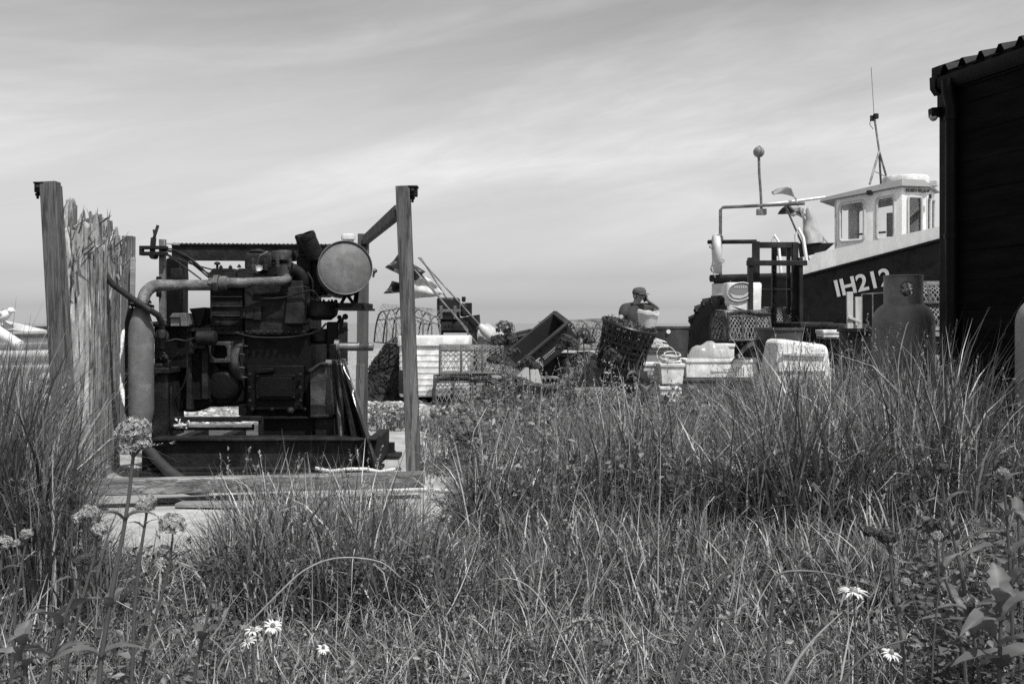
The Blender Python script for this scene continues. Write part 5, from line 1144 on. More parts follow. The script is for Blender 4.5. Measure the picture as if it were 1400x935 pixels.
# ------------------------------------------------------------------ old clinker boat at the left, pole, gull
lb = thing('clinker_boat', 'old grey clinker rowing boat lying on the shingle behind the fence', 'boat', gp(40, 14))
la, le = V(-9.2, 13.6, 0), V(-4.95, 14.6, 0); ld = (le-la).normalized(); ln = V(ld.y, -ld.x, 0); LL = (le-la).length
zg0 = CH+(HZ-456)/F*14; gz0 = gp(40, 14).z
def lbp(u, k, out=0):   # u along, k 0..1 keel to gunwale on the near side
    taper = 1-.85*max(0, (u-.80)/.2)**2; w_ = .75*taper; hgt = zg0-gz0+.10*(abs(u-.5)*2)**2
    return la+ld*(LL*u)+ln*(w_*math.sin(k*PI/2)**.38+out)+V(0,0,gz0+hgt*(k**1.25))
b = MB()
for s_ in range(6):
    k0, k1 = s_/6, (s_+1)/6
    for side in (1, -1):
        vs = []
        for i in range(21):
            u = i/20; p = lbp(u, k0, .016); q = lbp(u, min(1, k1+.02), .0)
            if side < 0:
                for v in (p, q): dd = (v-la).dot(ln); v -= ln*2*dd
            vs += [p, q]
        b.add(vs, [(2*i, 2*i+2, 2*i+3, 2*i+1) for i in range(20)])
o = b.build('hull', M['palewood'], lb, 0, 25); s_ = o.modifiers.new('thick', 'SOLIDIFY'); s_.thickness = .02
b = MB(); b.tube([lbp(u, 1, .03)+V(0,0,.0) for u in np.linspace(0, 1, 16)], .04, 6)
for i in range(16): pass
b.xf(Matrix.Identity(4)); b.bar(lbp(.0,1,.02)+V(0,0,-.1), lbp(.9,1,.02)+V(0,0,-.1), .05, .05); b.build('gunwale', M['midgrey'], lb)
b = MB(); f = lambda u: (lambda v: v-ln*2*(v-la).dot(ln))(lbp(u, 1, .03))
b.tube([f(u)+V(0,0,.06) for u in np.linspace(0, 1, 16)], .045, 6); b.build('far_gunwale', M['darksteel'], lb)
b = MB()
for u in (.3, .55, .8): b.bar(lbp(u,1,-.03)+V(0,0,-.08), f(u)+V(0,0,-.08), .22, .03)
b.build('thwart', M['greywood'], lb, .004)
b = MB(); b.grid(lambda u, v: W(2+62*u, 437+15*u+ (14-9*u)*v, 13.9-.1*v+.05*math.sin(u*9)), 14, 5); o = b.build('pale_tarpaulin', M['paleg'], smooth=70); s_ = o.modifiers.new('thick', 'SOLIDIFY'); s_.thickness = .01
tag(o, 'pale tarpaulin draped along the gunwale of the old clinker boat', 'tarpaulin')
b = MB(); pa, pb = W(-45, 424, 11.0), W(28, 473, 10.6); b.tube([pa, pb], .055, 20); b.tube([pb-(pa-pb).normalized()*.002, pb-(pa-pb).normalized()*.012], .04, 16)
pt_ = thing('white_pipe', 'white plastic pipe sticking out over the old clinker boat at the left edge', 'pipe', V(pb.x-.3, 10.8, .0)); b.build('pipe', M['white_plastic'], pt_); MB().bar(W(-20, 442, 10.9), V(W(-20,442,10.9).x, 10.9, -.05), .08, .08).build('support', M['greywood'], pt_)
g0 = W(3, 433, 13.8); gu = thing('gull', 'white gull perched on the pale tarpaulin over the clinker boat', 'bird', g0-V(0,0,.1))
b = MB(); b.lathe([(.005,-.19),(.03,-.14),(.065,-.05),(.075,.03),(.06,.09),(.035,.125),(.03,.14)], g0, V(.9,-.2,.42), 16); b.ball(g0+V(.135,-.03,.085), .042, 14, 10, (1.1,1,1)); b.lathe([(.012,0),(.008,.03),(.002,.05)], g0+V(.17,-.04,.083), V(.95,-.2,-.1), 8)
b.tube([g0+V(.02,.02,-.05), g0+V(.02,.02,-.115)], .006, 6); b.tube([g0+V(.02,-.03,-.05), g0+V(.02,-.03,-.115)], .006, 6); b.build('body', M['bird'], gu, 0, 60)
b = MB(); b.lathe([(.003,-.17),(.03,-.1),(.042,0),(.02,.07)], g0+V(-.02,-.05,.012), V(.9,-.2,.36), 10); b.build('folded_wing', M['paleg'], gu)

# ------------------------------------------------------------------ man on the telephone
pd = 16.0; px_ = S(871-700, pd); gz_ = gzf(px_, pd); fz = V(.62, -.78, 0).normalized(); lf = V(-fz.y, fz.x, 0)   # facing, his left (viewer's right)
Hm = 1.64
base = V(px_-.05, pd, gz_)
def J(f, l, z): return base+fz*f+lf*l+V(0, 0, z)
pm = thing('person', 'man in a cap and dark short sleeved shirt holding a phone to his ear', 'person', base)
def skin(name, joints, edges, m, parent, root=0, lev=2):
    me = bpy.data.meshes.new(name); org = root_of(parent)
    me.from_pydata([tuple(Vector(p)-org) for p, r in joints], edges, []); o = bpy.data.objects.new(name, me); C.objects.link(o); o.parent = parent
    s_ = o.modifiers.new('skin', 'SKIN'); sv = me.skin_vertices[0].data
    for i, (p, r) in enumerate(joints): sv[i].radius = r if hasattr(r, '__len__') else (r, r)
    sv[root].use_root = True; s_.use_smooth_shade = True
    d = o.modifiers.new('sub', 'SUBSURF'); d.levels = lev; d.render_levels = lev; me.materials.append(m); return o
nk = J(.03, .0, 1.40); hdc = J(.09, .03, 1.545)
shL, shR = J(.0, .20, 1.36), J(.0, -.20, 1.34); elL = J(.10, .48, 1.36); wrL = J(.10, .235, 1.475); elR = J(.02, -.36, 1.12); wrR = J(.14, -.34, .88)
body = [(J(0,0,.88),(.15,.11)), (J(0,0,1.08),(.15,.11)), (J(.01,0,1.28),(.17,.11)), (nk,.058), (J(.06,.01,1.47),.055), (hdc,.088), (hdc+V(0,0,.05),.085),
 (shL,.062), (elL,.042), (wrL,.03), (shR,.062), (elR,.042), (wrR,.03), (J(0,.10,.80),.085), (J(.02,.11,.46),.058), (J(0,.12,.09),.042), (J(.13,.13,.04),.038), (J(0,-.10,.80),.085), (J(.02,-.11,.46),.058), (J(0,-.12,.09),.042), (J(.13,-.13,.04),.038), (J(.19,-.335,.80),.032)]
ed_ = [(0,1),(1,2),(2,3),(3,4),(4,5),(5,6),(2,7),(7,8),(8,9),(2,10),(10,11),(11,12),(12,21),(0,13),(13,14),(14,15),(15,16),(0,17),(17,18),(18,19),(19,20)]
# left hand closed round the phone: palm and five fingers grown from the same body
k0 = len(body); body.append((J(.085, .19, 1.525), (.034,.02))); ed_.append((9, k0))
for f_ in range(4):
    b0 = len(body); z = 1.575-.018*f_
    body += [(J(.115-.012*f_, .18, z-.01), .009), (J(.125-.012*f_, .155, z-.004), .0085), (J(.105-.012*f_, .145, z), .008)]; ed_ += [(k0, b0), (b0, b0+1), (b0+1, b0+2)]
b0 = len(body); body += [(J(.065, .165, 1.55), .010), (J(.055, .15, 1.58), .009)]; ed_ += [(k0, b0), (b0, b0+1)]
skin('body', body, ed_, M['skin'], pm)
# face
ff_ = hdc+fz*.085; b = MB()
hb = skin('shirt', [(J(0,0,.86),(.21,.165)), (J(0,0,1.08),(.215,.16)), (J(.01,0,1.29),(.24,.165)), (J(.02,0,1.415),(.095,.09)), (shL,.105), (shL.lerp(elL,.66),.085), (shR,.105), (shR.lerp(elR,.66),.085)], [(0,1),(1,2),(2,3),(2,4),(4,5),(2,6),(6,7)], M['shirt'], pm)
skin('trousers', [(J(0,0,.92),(.165,.13)), (J(0,.10,.78),.105), (J(.02,.11,.46),.078), (J(0,.12,.12),.065), (J(0,-.10,.78),.105), (J(.02,-.11,.46),.078), (J(0,-.12,.12),.065)], [(0,1),(1,2),(2,3),(0,4),(4,5),(5,6)], M['trouser'], pm)
for s_ in (1, -1): MB().ball(J(.07, s_*.125, .035), .06, 14, 8, (2.0, .8, .75), Matrix.Rotation(math.atan2(fz.y, fz.x), 3, 'Z')).build('shoe', M['tar2'], pm)
RM = Matrix.Rotation(math.atan2(fz.y, fz.x), 3, 'Z')
b = MB(); b.ball(hdc+fz*.105+V(0,0,-.005), .018, 10, 8, (1.1,.8,1.4), RM); b.build('nose', M['skin'], pm)
for s_ in (1, -1):
    MB().ball(hdc+fz*.088+lf*s_*.034+V(0,0,.028), .012, 8, 6).build('eye', M['tar2'], pm)
    MB().ball(hdc+lf*s_*.092-fz*.005, .03, 10, 8, (.7,.35,1.15), RM).build('ear', M['skin'], pm)
MB().ball(hdc+fz*.088+V(0,0,-.05), .02, 10, 6, (.5,1.2,.3), RM).build('mouth', M['hair'], pm)
b = MB(); b.ball(hdc-fz*.012+V(0,0,.018), .101, 18, 12, (.95,.95,.95)); b.v = [v if (v-hdc).dot(fz) < .03 else v-fz*.05 for v in b.v]; b.build('hair', M['hair'], pm)
b = MB(); cvs = hdc+V(0,0,.045)
for i in range(7):
    pass
b.lathe([(.111,.0),(.113,.02),(.105,.06),(.08,.088),(.04,.10),(.005,.102)], cvs, V(.0,.0,1)+fz*-.08, 24)
n_ = 10; vs = []
for k in range(n_+1):
    a = -1.05+2.1*k/n_; d_ = fz*math.cos(a)+lf*math.sin(a); vs += [cvs+d_*.108+V(0,0,.006), cvs+d_*.108+fz*.085*math.cos(a)**.5+V(0,0,-.012)]
b.add(vs+[v+V(0,0,-.008) for v in vs], [(2*k,2*k+1,2*k+3,2*k+2) for k in range(n_)]+[(2*n_+2+2*k+2,2*n_+2+2*k+3,2*n_+2+2*k+1,2*n_+2+2*k) for k in range(n_)]+[(2*k+1,2*n_+2+2*k+1,2*n_+2+2*k+3,2*k+3) for k in range(n_)]); b.build('cap', M['cap'], pm)
b = MB(); b.box((0,0,0), (.075,.012,.15), RM@Matrix.Rotation(R(-20), 3, 'Y')); b.xf(Matrix.Translation(J(.085, .15, 1.535))); tag(b.build('mobile_phone', M['blackplastic'], bevel=.004), 'black mobile phone held to the ear of the man in the cap', 'phone')
# ------------------------------------------------------------------ grass, weeds, flowers
def interp(tab, x): return np.interp(x, [a for a, _ in tab], [b for _, b in tab])
def blades(x, y, h, wd, tone, phi0=None, phi1=None, K=6, az=None, z0=None):
    n = len(x); az = RNG.uniform(0, 2*PI, n) if az is None else az
    phi0 = np.abs(RNG.normal(.0, .32, n)) if phi0 is None else phi0
    phi1 = RNG.gamma(1.6, .62, n) if phi1 is None else phi1
    t = np.linspace(0, 1, K); hook = np.where(RNG.random(n) < .22, RNG.uniform(.8, 2.4, n), 0)
    ph = phi0[:, None]+phi1[:, None]*t[None]**1.8+hook[:, None]*np.clip(t-.45, 0, 1)[None]*1.6
    ds = h[:, None]/(K-1); sp = np.sin(ph)*ds; cp = np.cos(ph)*ds
    r = np.concatenate([np.zeros((n, 1)), np.cumsum((sp[:, 1:]+sp[:, :-1])/2, 1)], 1)
    z = np.concatenate([np.zeros((n, 1)), np.cumsum((cp[:, 1:]+cp[:, :-1])/2, 1)], 1)
    g = gz(x, y) if z0 is None else z0
    cx = x[:, None]+r*np.cos(az)[:, None]; cy = y[:, None]+r*np.sin(az)[:, None]; cz = g[:, None]+z-.01
    tw = az+PI/2+RNG.normal(0, .7, n); prof = np.maximum(.06, 1-t**2.2)*(.75+.5*np.minimum(t*3, 1))
    wx = np.cos(tw)[:, None]*wd[:, None]/2*prof; wy = np.sin(tw)[:, None]*wd[:, None]/2*prof
    Lv = np.stack([cx-wx, cy-wy, cz], -1); Rv = np.stack([cx+wx, cy+wy, cz], -1)
    v = np.stack([Lv, Rv], 2).reshape(n, K*2, 3)
    k = np.arange(K-1); q = np.stack([2*k, 2*k+1, 2*k+3, 2*k+2], -1)
    f = (np.arange(n)[:, None, None]*(2*K)+q[None]).reshape(-1)
    return v.reshape(-1, 3), f, np.repeat(tone, K*2)
class Acc:
    def __init__(s): s.v = []; s.f = []; s.t = []; s.n = 0
    def add(s, v, f, t): s.v.append(v); s.f.append(f+s.n); s.t.append(t); s.n += len(v)
    def build(s, name, m, label, cat, kind='stuff'):
        o = fromnp(name, np.concatenate(s.v), np.concatenate(s.f), 4, m, np.concatenate(s.t), True, kind); return tag(o, label, cat, kind=kind)
def area(n, px0, px1, d0, d1):
    d = np.sqrt(RNG.uniform(d0*d0, d1*d1, n)); p = RNG.uniform(px0, px1, n); return p, d, (p-700)/F*d
def clump(x, y, s, amt):   # pull random points towards local tuft centres
    cx = np.floor(x/s)*s+s/2+.4*s*np.sin(np.floor(y/s)*12.9+np.floor(x/s)*78.2); cy = np.floor(y/s)*s+s/2+.4*s*np.cos(np.floor(x/s)*39.3+np.floor(y/s)*11.1)
    return x+(cx-x)*amt, y+(cy-y)*amt
def slabmask(x, y, mrg=.02): return (x > -2.25-mrg) & (x < np.where(y < 6.3, -.36, -.72)+mrg) & (y > 3.95-mrg) & (y < 8.9)
def tones(n, lo=.05, hi=.8, dry=.1):
    t = RNG.beta(1.1, 2.4, n)*(hi-lo)+lo; return np.where(RNG.random(n) < dry, RNG.uniform(.85, 1, n), t)
def patchy(x, y, s=1.0): return .5+.5*np.sin(x*2.3*s+1.7*np.sin(y*1.9*s))*np.cos(y*2.7*s+1.3*np.sin(x*2.1*s+.6))
A1 = Acc()
# short turf in front
p, d, x = area(64000, -70, 1470, 1.75, 4.9); x, y = clump(x, d, .13, .2)
h = RNG.uniform(.05, .20, len(x))*(.6+.8*patchy(x, y)); k = ~slabmask(x, y)
A1.add(*blades(x[k], y[k], h[k], RNG.uniform(.0022, .005, k.sum()), tones(k.sum(), .1, .85, .16), phi1=RNG.gamma(2, .6, k.sum()), K=5))
# tall meadow on the right
top = [(600,640),(640,600),(680,575),(760,560),(860,552),(960,548),(1020,530),(1060,505),(1120,492),(1200,492),(1290,486),(1340,505),(1380,540),(1480,560)]
p, d, x = area(52000, 628, 1490, 4.1, 7.3); x, y = clump(x, d, .2, .1); p = 700+x/y*F
k = (p > 632+14*np.sin(d*5)+ (d-4.2)*2) & ~slabmask(x, y, 0) & (y > 4.25+.3*np.sin(x*3))
# keep clear of the shed wall
k &= ((x-2.62)*(-.966)+(y-6.0)*(-.258) > .03) | (y > 6.05)
hm = 1-(interp(top, p)-442)/F*y; hm = np.clip(hm, .25, .9)
h = hm*np.clip(RNG.normal(.74, .24, len(x)), .25, 1.15)*(.62+.5*patchy(x, y, 1.9)); k &= h > .1
q = np.stack([x, y, h], 1)[k]
A1.add(*blades(q[:,0], q[:,1], q[:,2]*1.15, RNG.gamma(3, .0018, len(q))+.0015, tones(len(q), .03, .8, .09)))
# front fringe thinning out of the meadow
p, d, x = area(9000, 640, 1480, 3.2, 4.6); y = d; h = RNG.uniform(.12, .36, len(x))*(.7+.5*patchy(x, y))
A1.add(*blades(x, y, h, RNG.uniform(.003, .009, len(x)), tones(len(x))))
# tufts in front of the engine
ttop = [(250,770),(285,720),(310,680),(345,640),(390,636),(430,640),(500,640),(560,655),(600,700),(640,720)]
for n_, d0, d1, f_ in ((7500, 3.25, 3.98, 1.0), (3000, 3.98, 5.0, .8)):
    p, d, x = area(n_, 268, 640, d0, d1); x, y = clump(x, d, .17, .15); p = 700+x/y*F
    hm = 1-(interp(ttop, p)-442)/F*y; k = (hm > .06) & ((p > 305) | (y < 3.9)) & ~((p > 570) & (y > 4.0) & (RNG.random(n_) < .6))
    h = np.clip(hm, .05, .6)*np.clip(RNG.beta(2, 2.6, n_)*1.25, .15, 1.2)*f_
    A1.add(*blades(x[k], y[k], h[k]*1.15, RNG.uniform(.003, .0085, k.sum()), tones(k.sum(), .08, .9, .12)))
# tall grass at the left edge
ltop = [(-90,500),(0,508),(40,520),(62,550),(80,610),(98,660),(122,710),(145,750),(170,800)]
p, d, x = area(21000, -90, 165, 3.0, 5.6); x, y = clump(x, d, .19, .15); p = 700+x/y*F
hm = 1-(interp(ltop, p)-442)/F*y; k = (hm > .1) & ~slabmask(x, y) & ((y < 5.45) | (p < 60))
h = np.clip(hm, .1, .95)*np.clip(RNG.normal(.76, .2, len(x)), .25, 1.15)
A1.add(*blades(x[k], y[k], h[k]*1.1, RNG.gamma(3, .0017, k.sum())+.0015, tones(k.sum(), .05, .75, .08), phi0=np.abs(RNG.normal(0, .14, k.sum())), phi1=RNG.gamma(1.3, .42, k.sum())))
# thin upright stalks through the meadow and the left grass, and dead straw lying in the turf
for n_, a0_, a1_, d0_, d1_, tb in ((5000, 635, 1480, 4.3, 7.2, top), (1800, -80, 130, 3.2, 5.4, ltop)):
    p, d, x = area(n_, a0_, a1_, d0_, d1_); y = d; hm = np.clip(1-(interp(tb, p)-442)/F*y, .15, .92); k = ~slabmask(x, y) & (((x-2.62)*(-.966)+(y-6.0)*(-.258) > .03) | (y > 6.05)) & ((a0_ > 0) | (y < 5.45))
    h = hm*RNG.uniform(.55, 1.08, n_); A1.add(*blades(x[k], y[k], h[k], np.full(k.sum(), .0032), tones(k.sum(), .2, 1, .3), phi0=np.abs(RNG.normal(0, .1, k.sum())), phi1=RNG.gamma(1.2, .16, k.sum())))
p, d, x = area(4200, -70, 1470, 1.9, 6.6); y = d; k = ~slabmask(x, y)
A1.add(*blades(x[k], y[k], RNG.uniform(.08, .34, k.sum()), RNG.uniform(.0018, .004, k.sum()), RNG.uniform(.45, .85, k.sum()), phi0=RNG.normal(1.05, .3, k.sum()), phi1=RNG.normal(0, .9, k.sum()), z0=gz(x[k], y[k])+RNG.uniform(.01, .16, k.sum())))
# mid-ground scatter between the meadow and the pots, and beside the compound
p, d, x = area(11000, 630, 1260, 7.2, 10.2); y = d; h = RNG.uniform(.12, .42, len(x))*(.55+.6*patchy(x, y)); k = RNG.random(len(x)) < .3+.7*patchy(x, y, .8)
A1.add(*blades(x[k], y[k], h[k], RNG.uniform(.004, .008, k.sum()), tones(k.sum(), .03, .7, .1)))
p, d, x = area(2600, 500, 660, 6.0, 10.5); y = d; k = (x > -.68) | (y > 9); h = RNG.uniform(.06, .26, len(x))
A1.add(*blades(x[k], y[k], h[k], RNG.uniform(.004, .008, k.sum()), tones(k.sum())))
p, d, x = area(3200, 1035, 1175, 5.6, 8.8); y = d; hm = 1-(496-442)/F*y; h = hm*np.clip(RNG.normal(.8, .2, len(x)), .3, 1.15)
A1.add(*blades(x, y, h, RNG.uniform(.004, .009, len(x)), tones(len(x), .03, .7, .06), phi0=np.abs(RNG.normal(0, .2, len(x)))))
# tall seeding stalks
def stalks(n, px0, px1, d0, d1, h0, h1, wd=.0035):
    p, d, x = area(n, px0, px1, d0, d1); y = d; k = ~slabmask(x, y); x, y = x[k], y[k]; n = len(x); h = RNG.uniform(h0, h1, n); az = RNG.uniform(0, 2*PI, n); a0 = RNG.normal(.05, .12, n); a1 = RNG.gamma(2, .16, n)
    v, f, t = blades(x, y, h, np.full(n, wd), tones(n, .3, .8, .3), a0, a1, 6, az); A1.add(v, f, t)
    tip = v.reshape(n, 6, 2, 3).mean(2); out = []
    for i in range(n):
        e, b_ = tip[i, 5], tip[i, 4]; ax = (e-b_)/np.linalg.norm(e-b_)
        for s in range(16):
            f_ = RNG.random(); o = e-ax*(f_*min(.11, h[i]*.2)); dv = ax+RNG.normal(0, .42, 3); dv /= np.linalg.norm(dv); out.append((o, dv, RNG.uniform(.008, .018)))
    return out
def leaves(O_, D_, L_, W_, tone, fold=.35):
    n = len(O_); D_ = D_/np.linalg.norm(D_, axis=1, keepdims=True); up = RNG.normal(0, .5, (n, 3))+np.array([0, 0, 1]); s = np.cross(D_, up); s /= np.linalg.norm(s, axis=1, keepdims=True)+1e-9; nr = np.cross(s, D_)
    L_ = L_[:, None]; W_ = W_[:, None]
    base = O_; tip = O_+D_*L_-nr*L_*.12; mid = O_+D_*L_*.45
    l = mid+s*W_+nr*W_*fold; r = mid-s*W_+nr*W_*fold; c = mid+D_*L_*.02
    v = np.stack([base, l, c, r, tip], 1).reshape(-1, 3); q = np.array([[0, 3, 2, 0], [0, 2, 1, 0], [2, 3, 4, 2], [2, 4, 1, 2]])
    q = np.array([[0, 3, 4, 2], [0, 2, 4, 1]]); f = (np.arange(n)[:, None, None]*5+q[None]).reshape(-1)
    return v, f, np.repeat(tone, 5)
sp = stalks(700, 640, 1480, 4.2, 6.8, .38, .82)+stalks(70, 1040, 1300, 5.0, 5.9, .82, 1.05)+stalks(150, -60, 110, 3.4, 5, .5, .88)+stalks(50, 300, 600, 3.3, 3.9, .4, .58)+stalks(160, -40, 1440, 2.0, 4.2, .16, .42, .0024)
A2 = Acc(); O_ = np.array([o for o, _, _ in sp]); D_ = np.array([q for _, q, _ in sp]); L_ = np.array([l for _, _, l in sp])
A2.add(*leaves(O_, D_, L_, L_*.22, RNG.random(len(L_))))
A1.build('grass', M['grass'], 'rough grass from short turf to waist high meadow around the compound', 'grass')
A2.build('grass_seed_heads', M['straw'], 'feathery seed heads standing above the rough grass', 'grass')
# low leafy weeds
A3 = Acc()
def weed(n, px0, px1, d0, d1, l0, l1, z1, msk=None, tl=(0, .8), cl=.1):
    p, d, x = area(n, px0, px1, d0, d1); x, y = clump(x, d, cl, .5); k = ~slabmask(x, y) & (RNG.random(n) < .25+.75*patchy(x, y, 1.7)); x, y = x[k], y[k]; n = len(x)
    O_ = np.stack([x, y, gz(x, y)+RNG.uniform(.01, z1, n)], 1); D_ = np.stack([RNG.normal(0, 1, n), RNG.normal(0, 1, n), RNG.uniform(-.2, .9, n)], 1); L_ = RNG.uniform(l0, l1, n)
    A3.add(*leaves(O_, D_, L_, L_*RNG.uniform(.2, .38, n), RNG.uniform(*tl, n)))
weed(26000, 100, 1000, 1.9, 4.2, .008, .024, .12, tl=(.05, 1)); weed(9000, 560, 1450, 2.2, 4.4, .010, .03, .16); weed(5000, -50, 320, 2.0, 3.8, .015, .04, .16)
weed(5200, 635, 1400, 4.2, 7.0, .03, .07, .50, cl=.45, tl=(0, .7)); weed(30000, 630, 1470, 4.2, 7.3, .014, .045, .46, cl=.3, tl=(.1, 1)); weed(6000, 280, 620, 3.2, 4.2, .012, .035, .26, cl=.2, tl=(.1, 1)); weed(5000, -80, 130, 3.0, 5.2, .014, .04, .5, cl=.2, tl=(.1, 1)); weed(4200, 640, 1120, 7.4, 10.4, .03, .075, .34, cl=.3); weed(2600, 498, 660, 6.3, 10.5, .03, .07, .22, cl=.3)
weed(6500, 1240, 1470, 2.0, 3.2, .012, .042, .36, cl=.2)
A3.build('low_weeds', M['weed'], 'low leafy weeds spread through the rough grass', 'weeds')
# pebbles of the beach
bmx = bmesh.new(); bmesh.ops.create_icosphere(bmx, subdivisions=1, radius=1); iv = np.array([v.co[:] for v in bmx.verts]); fi = np.array([[v.index for v in f.verts] for f in bmx.faces]); bmx.free()
n = 9000; p, d, x = area(n, -60, 1300, 6.3, 15); y = d; k = ~((x > -3.2) & (x < -.7) & (y < 8.9)); x, y = x[k], y[k]; n = len(x)
s = RNG.gamma(3, .006, n)+.008; sc = np.stack([s*RNG.uniform(.8, 1.5, n), s*RNG.uniform(.8, 1.3, n), s*RNG.uniform(.45, .75, n)], 1); an = RNG.uniform(0, PI, n)
P_ = iv[None]*sc[:, None]; P_ = np.stack([P_[..., 0]*np.cos(an)[:, None]-P_[..., 1]*np.sin(an)[:, None], P_[..., 0]*np.sin(an)[:, None]+P_[..., 1]*np.cos(an)[:, None], P_[..., 2]], -1)+np.stack([x, y, gz(x, y)+s*.2], 1)[:, None]
tag(fromnp('pebbles', P_.reshape(-1, 3), (np.arange(n)[:, None, None]*len(iv)+fi[None]).reshape(-1), 3, M['pebble'], np.repeat(RNG.random(n), len(iv)), True, 'stuff'), 'loose pale pebbles scattered over the shingle', 'pebbles', kind='stuff')
# larger stones at the far left
q = random.Random(3)
for i in range(22):
    px, py = q.uniform(-5, 74), q.uniform(494, 522); d = q.uniform(9.5, 12); c = gp(px, d); c.z = CH+(HZ-py)/F*d
    b = MB(); r = q.uniform(.045, .11); b.ball(V(c.x, c.y, max(gz(c.x, c.y)+r*.4, .0)+q.uniform(0, .35)*(1 if i % 2 else .4)), r, 12, 8, (q.uniform(.9,1.3), 1, q.uniform(.6,.9)))
    if i == 0: cob = MB()
    cob.add(b.v, b.f)
tag(cob.build('stone_heap', mat('mixed_stones', .32, .85, 0, .9, 3.2, bump=.5, bscale=30)), 'heap of pale and dark stones at the left edge below the clinker boat', 'stones', kind='stuff')

def tone_leaf(o, lo, hi):
    me = o.data; a = me.attributes.new('tone', 'FLOAT', 'POINT'); n = len(me.vertices); t = lo+(hi-lo)*(.45+.25*np.sin(np.arange(n)*2.4))+RNG.normal(0, .12, n); t[1::3] += .25; a.data.foreach_set('value', np.clip(t, 0, 1).astype(np.float32)); return o
def tone_obj(o, lo, hi):
    me = o.data; a = me.attributes.new('tone', 'FLOAT', 'POINT'); n = len(me.vertices); a.data.foreach_set('value', RNG.uniform(lo, hi, n).astype(np.float32)); return o
def leafblade(mb, o, dv, l, w_, droop=.35, fold=.35, seg=8, up=V(0,0,1)):
    dv = Vector(dv).normalized(); s = dv.cross(up); s = s.normalized() if s.length > .05 else V(1,0,0); nr = s.cross(dv)
    vs = []
    for i in range(seg+1):
        t = i/seg; c = o+dv*l*t+nr*(l*(.12*math.sin(PI*t)-droop*t*t)); ww = w_*2.05*(t+.02)**.62*(1.0001-t)**.95*(1.2-.2*t)+.0004
        j1, j2 = 1+.22*math.sin(i*2.7+l*900), 1+.22*math.sin(i*3.3+l*700); vs += [c-s*ww*j1+nr*ww*fold, c, c+s*ww*j2+nr*ww*fold*j1]
    fs = []
    for i in range(seg):
        a = 3*i; fs += [(a, a+1, a+4, a+3), (a+1, a+2, a+5, a+4)]
    mb.add(vs, fs)
def head(mb, c, r, n, q, squash=.8, star=.0042, axis=V(0,0,1)):
    for i in range(n):
        th = math.acos(1-1.55*q.random()); a = q.random()*2*PI; nrm = V(math.sin(th)*math.cos(a), math.sin(th)*math.sin(a), math.cos(th)); p = c+V(nrm.x*r, nrm.y*r, nrm.z*r*squash)*q.uniform(.72, 1.05)
        nn = (nrm+V(q.uniform(-.5,.5), q.uniform(-.5,.5), q.uniform(-.3,.5))).normalized(); u = nn.cross(V(.3,.5,.8)).normalized(); w_ = nn.cross(u); sz = star*q.uniform(.75, 1.3)
        k0 = q.random()*6
        for k in range(5):
            a = k0+2*PI*k/5; e = u*math.cos(a)+w_*math.sin(a); f = u*math.cos(a+1.57)+w_*math.sin(a+1.57)
            mb.add([p, p+e*sz*.6-f*sz*.34+nn*sz*.2, p+e*sz*1.15+nn*sz*.1, p+e*sz*.6+f*sz*.34+nn*sz*.2], [(0,1,2,3)])
def valerian(label, pts, heads, pairs, d, lw=1.0, dark=False, seed=0, group='valerian plants growing in the grass', sr=.0036, name='valerian_plant', star=None):
    """pts: photo-row stem points from the head downwards; heads: (px,py,r px,bright)"""
    q = random.Random(seed*7+3); P_ = [W(x, y, d) for x, y in pts]; last = P_[-1]
    if last.z > .02: g_ = gzf(last.x, d); dv = (P_[-1]-P_[-2]).normalized(); k = (last.z-g_)/max(.3, -dv.z); P_.append(V(last.x+dv.x*k*.6, d+.02, g_-.02))
    t = thing(name, label, 'plant', P_[-1], group)
    b = MB(); n = len(P_); b.tube(P_, [sr*(.7+.5*i/(n-1)) for i in range(n)], 7)
    fl = MB()
    for (x, y, r, br) in heads:
        c = W(x, y, d); rr_ = S(r, d); head(fl, c, rr_, int(70+75*min(2, (r/14))) if d < 4 else 70, q, .82, star or max(.0044, rr_*.16))
        near = min(P_, key=lambda p: (p-c).length+(.2 if p.z > c.z-.01 else 0))
        j = near if (near-c).length > rr_*.3 else P_[1]
        b.tube([j, j.lerp(c, .5)+V(0,0,-.2*rr_), c+V(0,0,-rr_*.3)], sr*.6, 6)
        for k in range(int(10+r/3)):
            a = q.random()*6.28; e = c+V(math.cos(a)*rr_*.7*q.random(), math.sin(a)*rr_*.7*q.random(), rr_*q.uniform(-.2,.4)); b.tube([c+V(0,0,-rr_*.6), e], sr*.28, 4, False)
    b.build('stem', M['stemg'], t)
    if fl.v: tone_obj(fl.build('flower_head', M['seedhead'] if dark else M['petal'], t, 0, 0), 0, 1)
    for (x, y, l, a, k) in pairs:   # photo point, length px, roll, kind
        c = W(x, y, d)
        az_ = a*2.1+q.uniform(-.5,.5)
        for sg in (1, -1):
            m_ = MB(); dv = V(sg*math.cos(az_), sg*math.sin(az_)-.15, q.uniform(.25,.75)+k); ll = S(l, d)*q.uniform(.85, 1.15)
            leafblade(m_, c, dv, ll, ll*.165*lw, .15+.35*q.random(), .3+.3*q.random()); o = m_.build('leaf', M['leaf'], t, 0, 55); tone_leaf(o, q.uniform(0, .4), q.uniform(.5, 1))
    return t
VL = valerian
VL('tall valerian with the largest pale flower head, in front of the grey silencer', [(182,625),(176,680),(168,730),(158,780),(146,850),(138,900)], [(182,588,23,1),(178,610,16,1),(194,606,12,1)], [(169,712,44,.2,.1),(150,832,46,.9,.5),(138,900,60,.3,.2)], 1.7, seed=1, sr=.0042, lw=1.5)
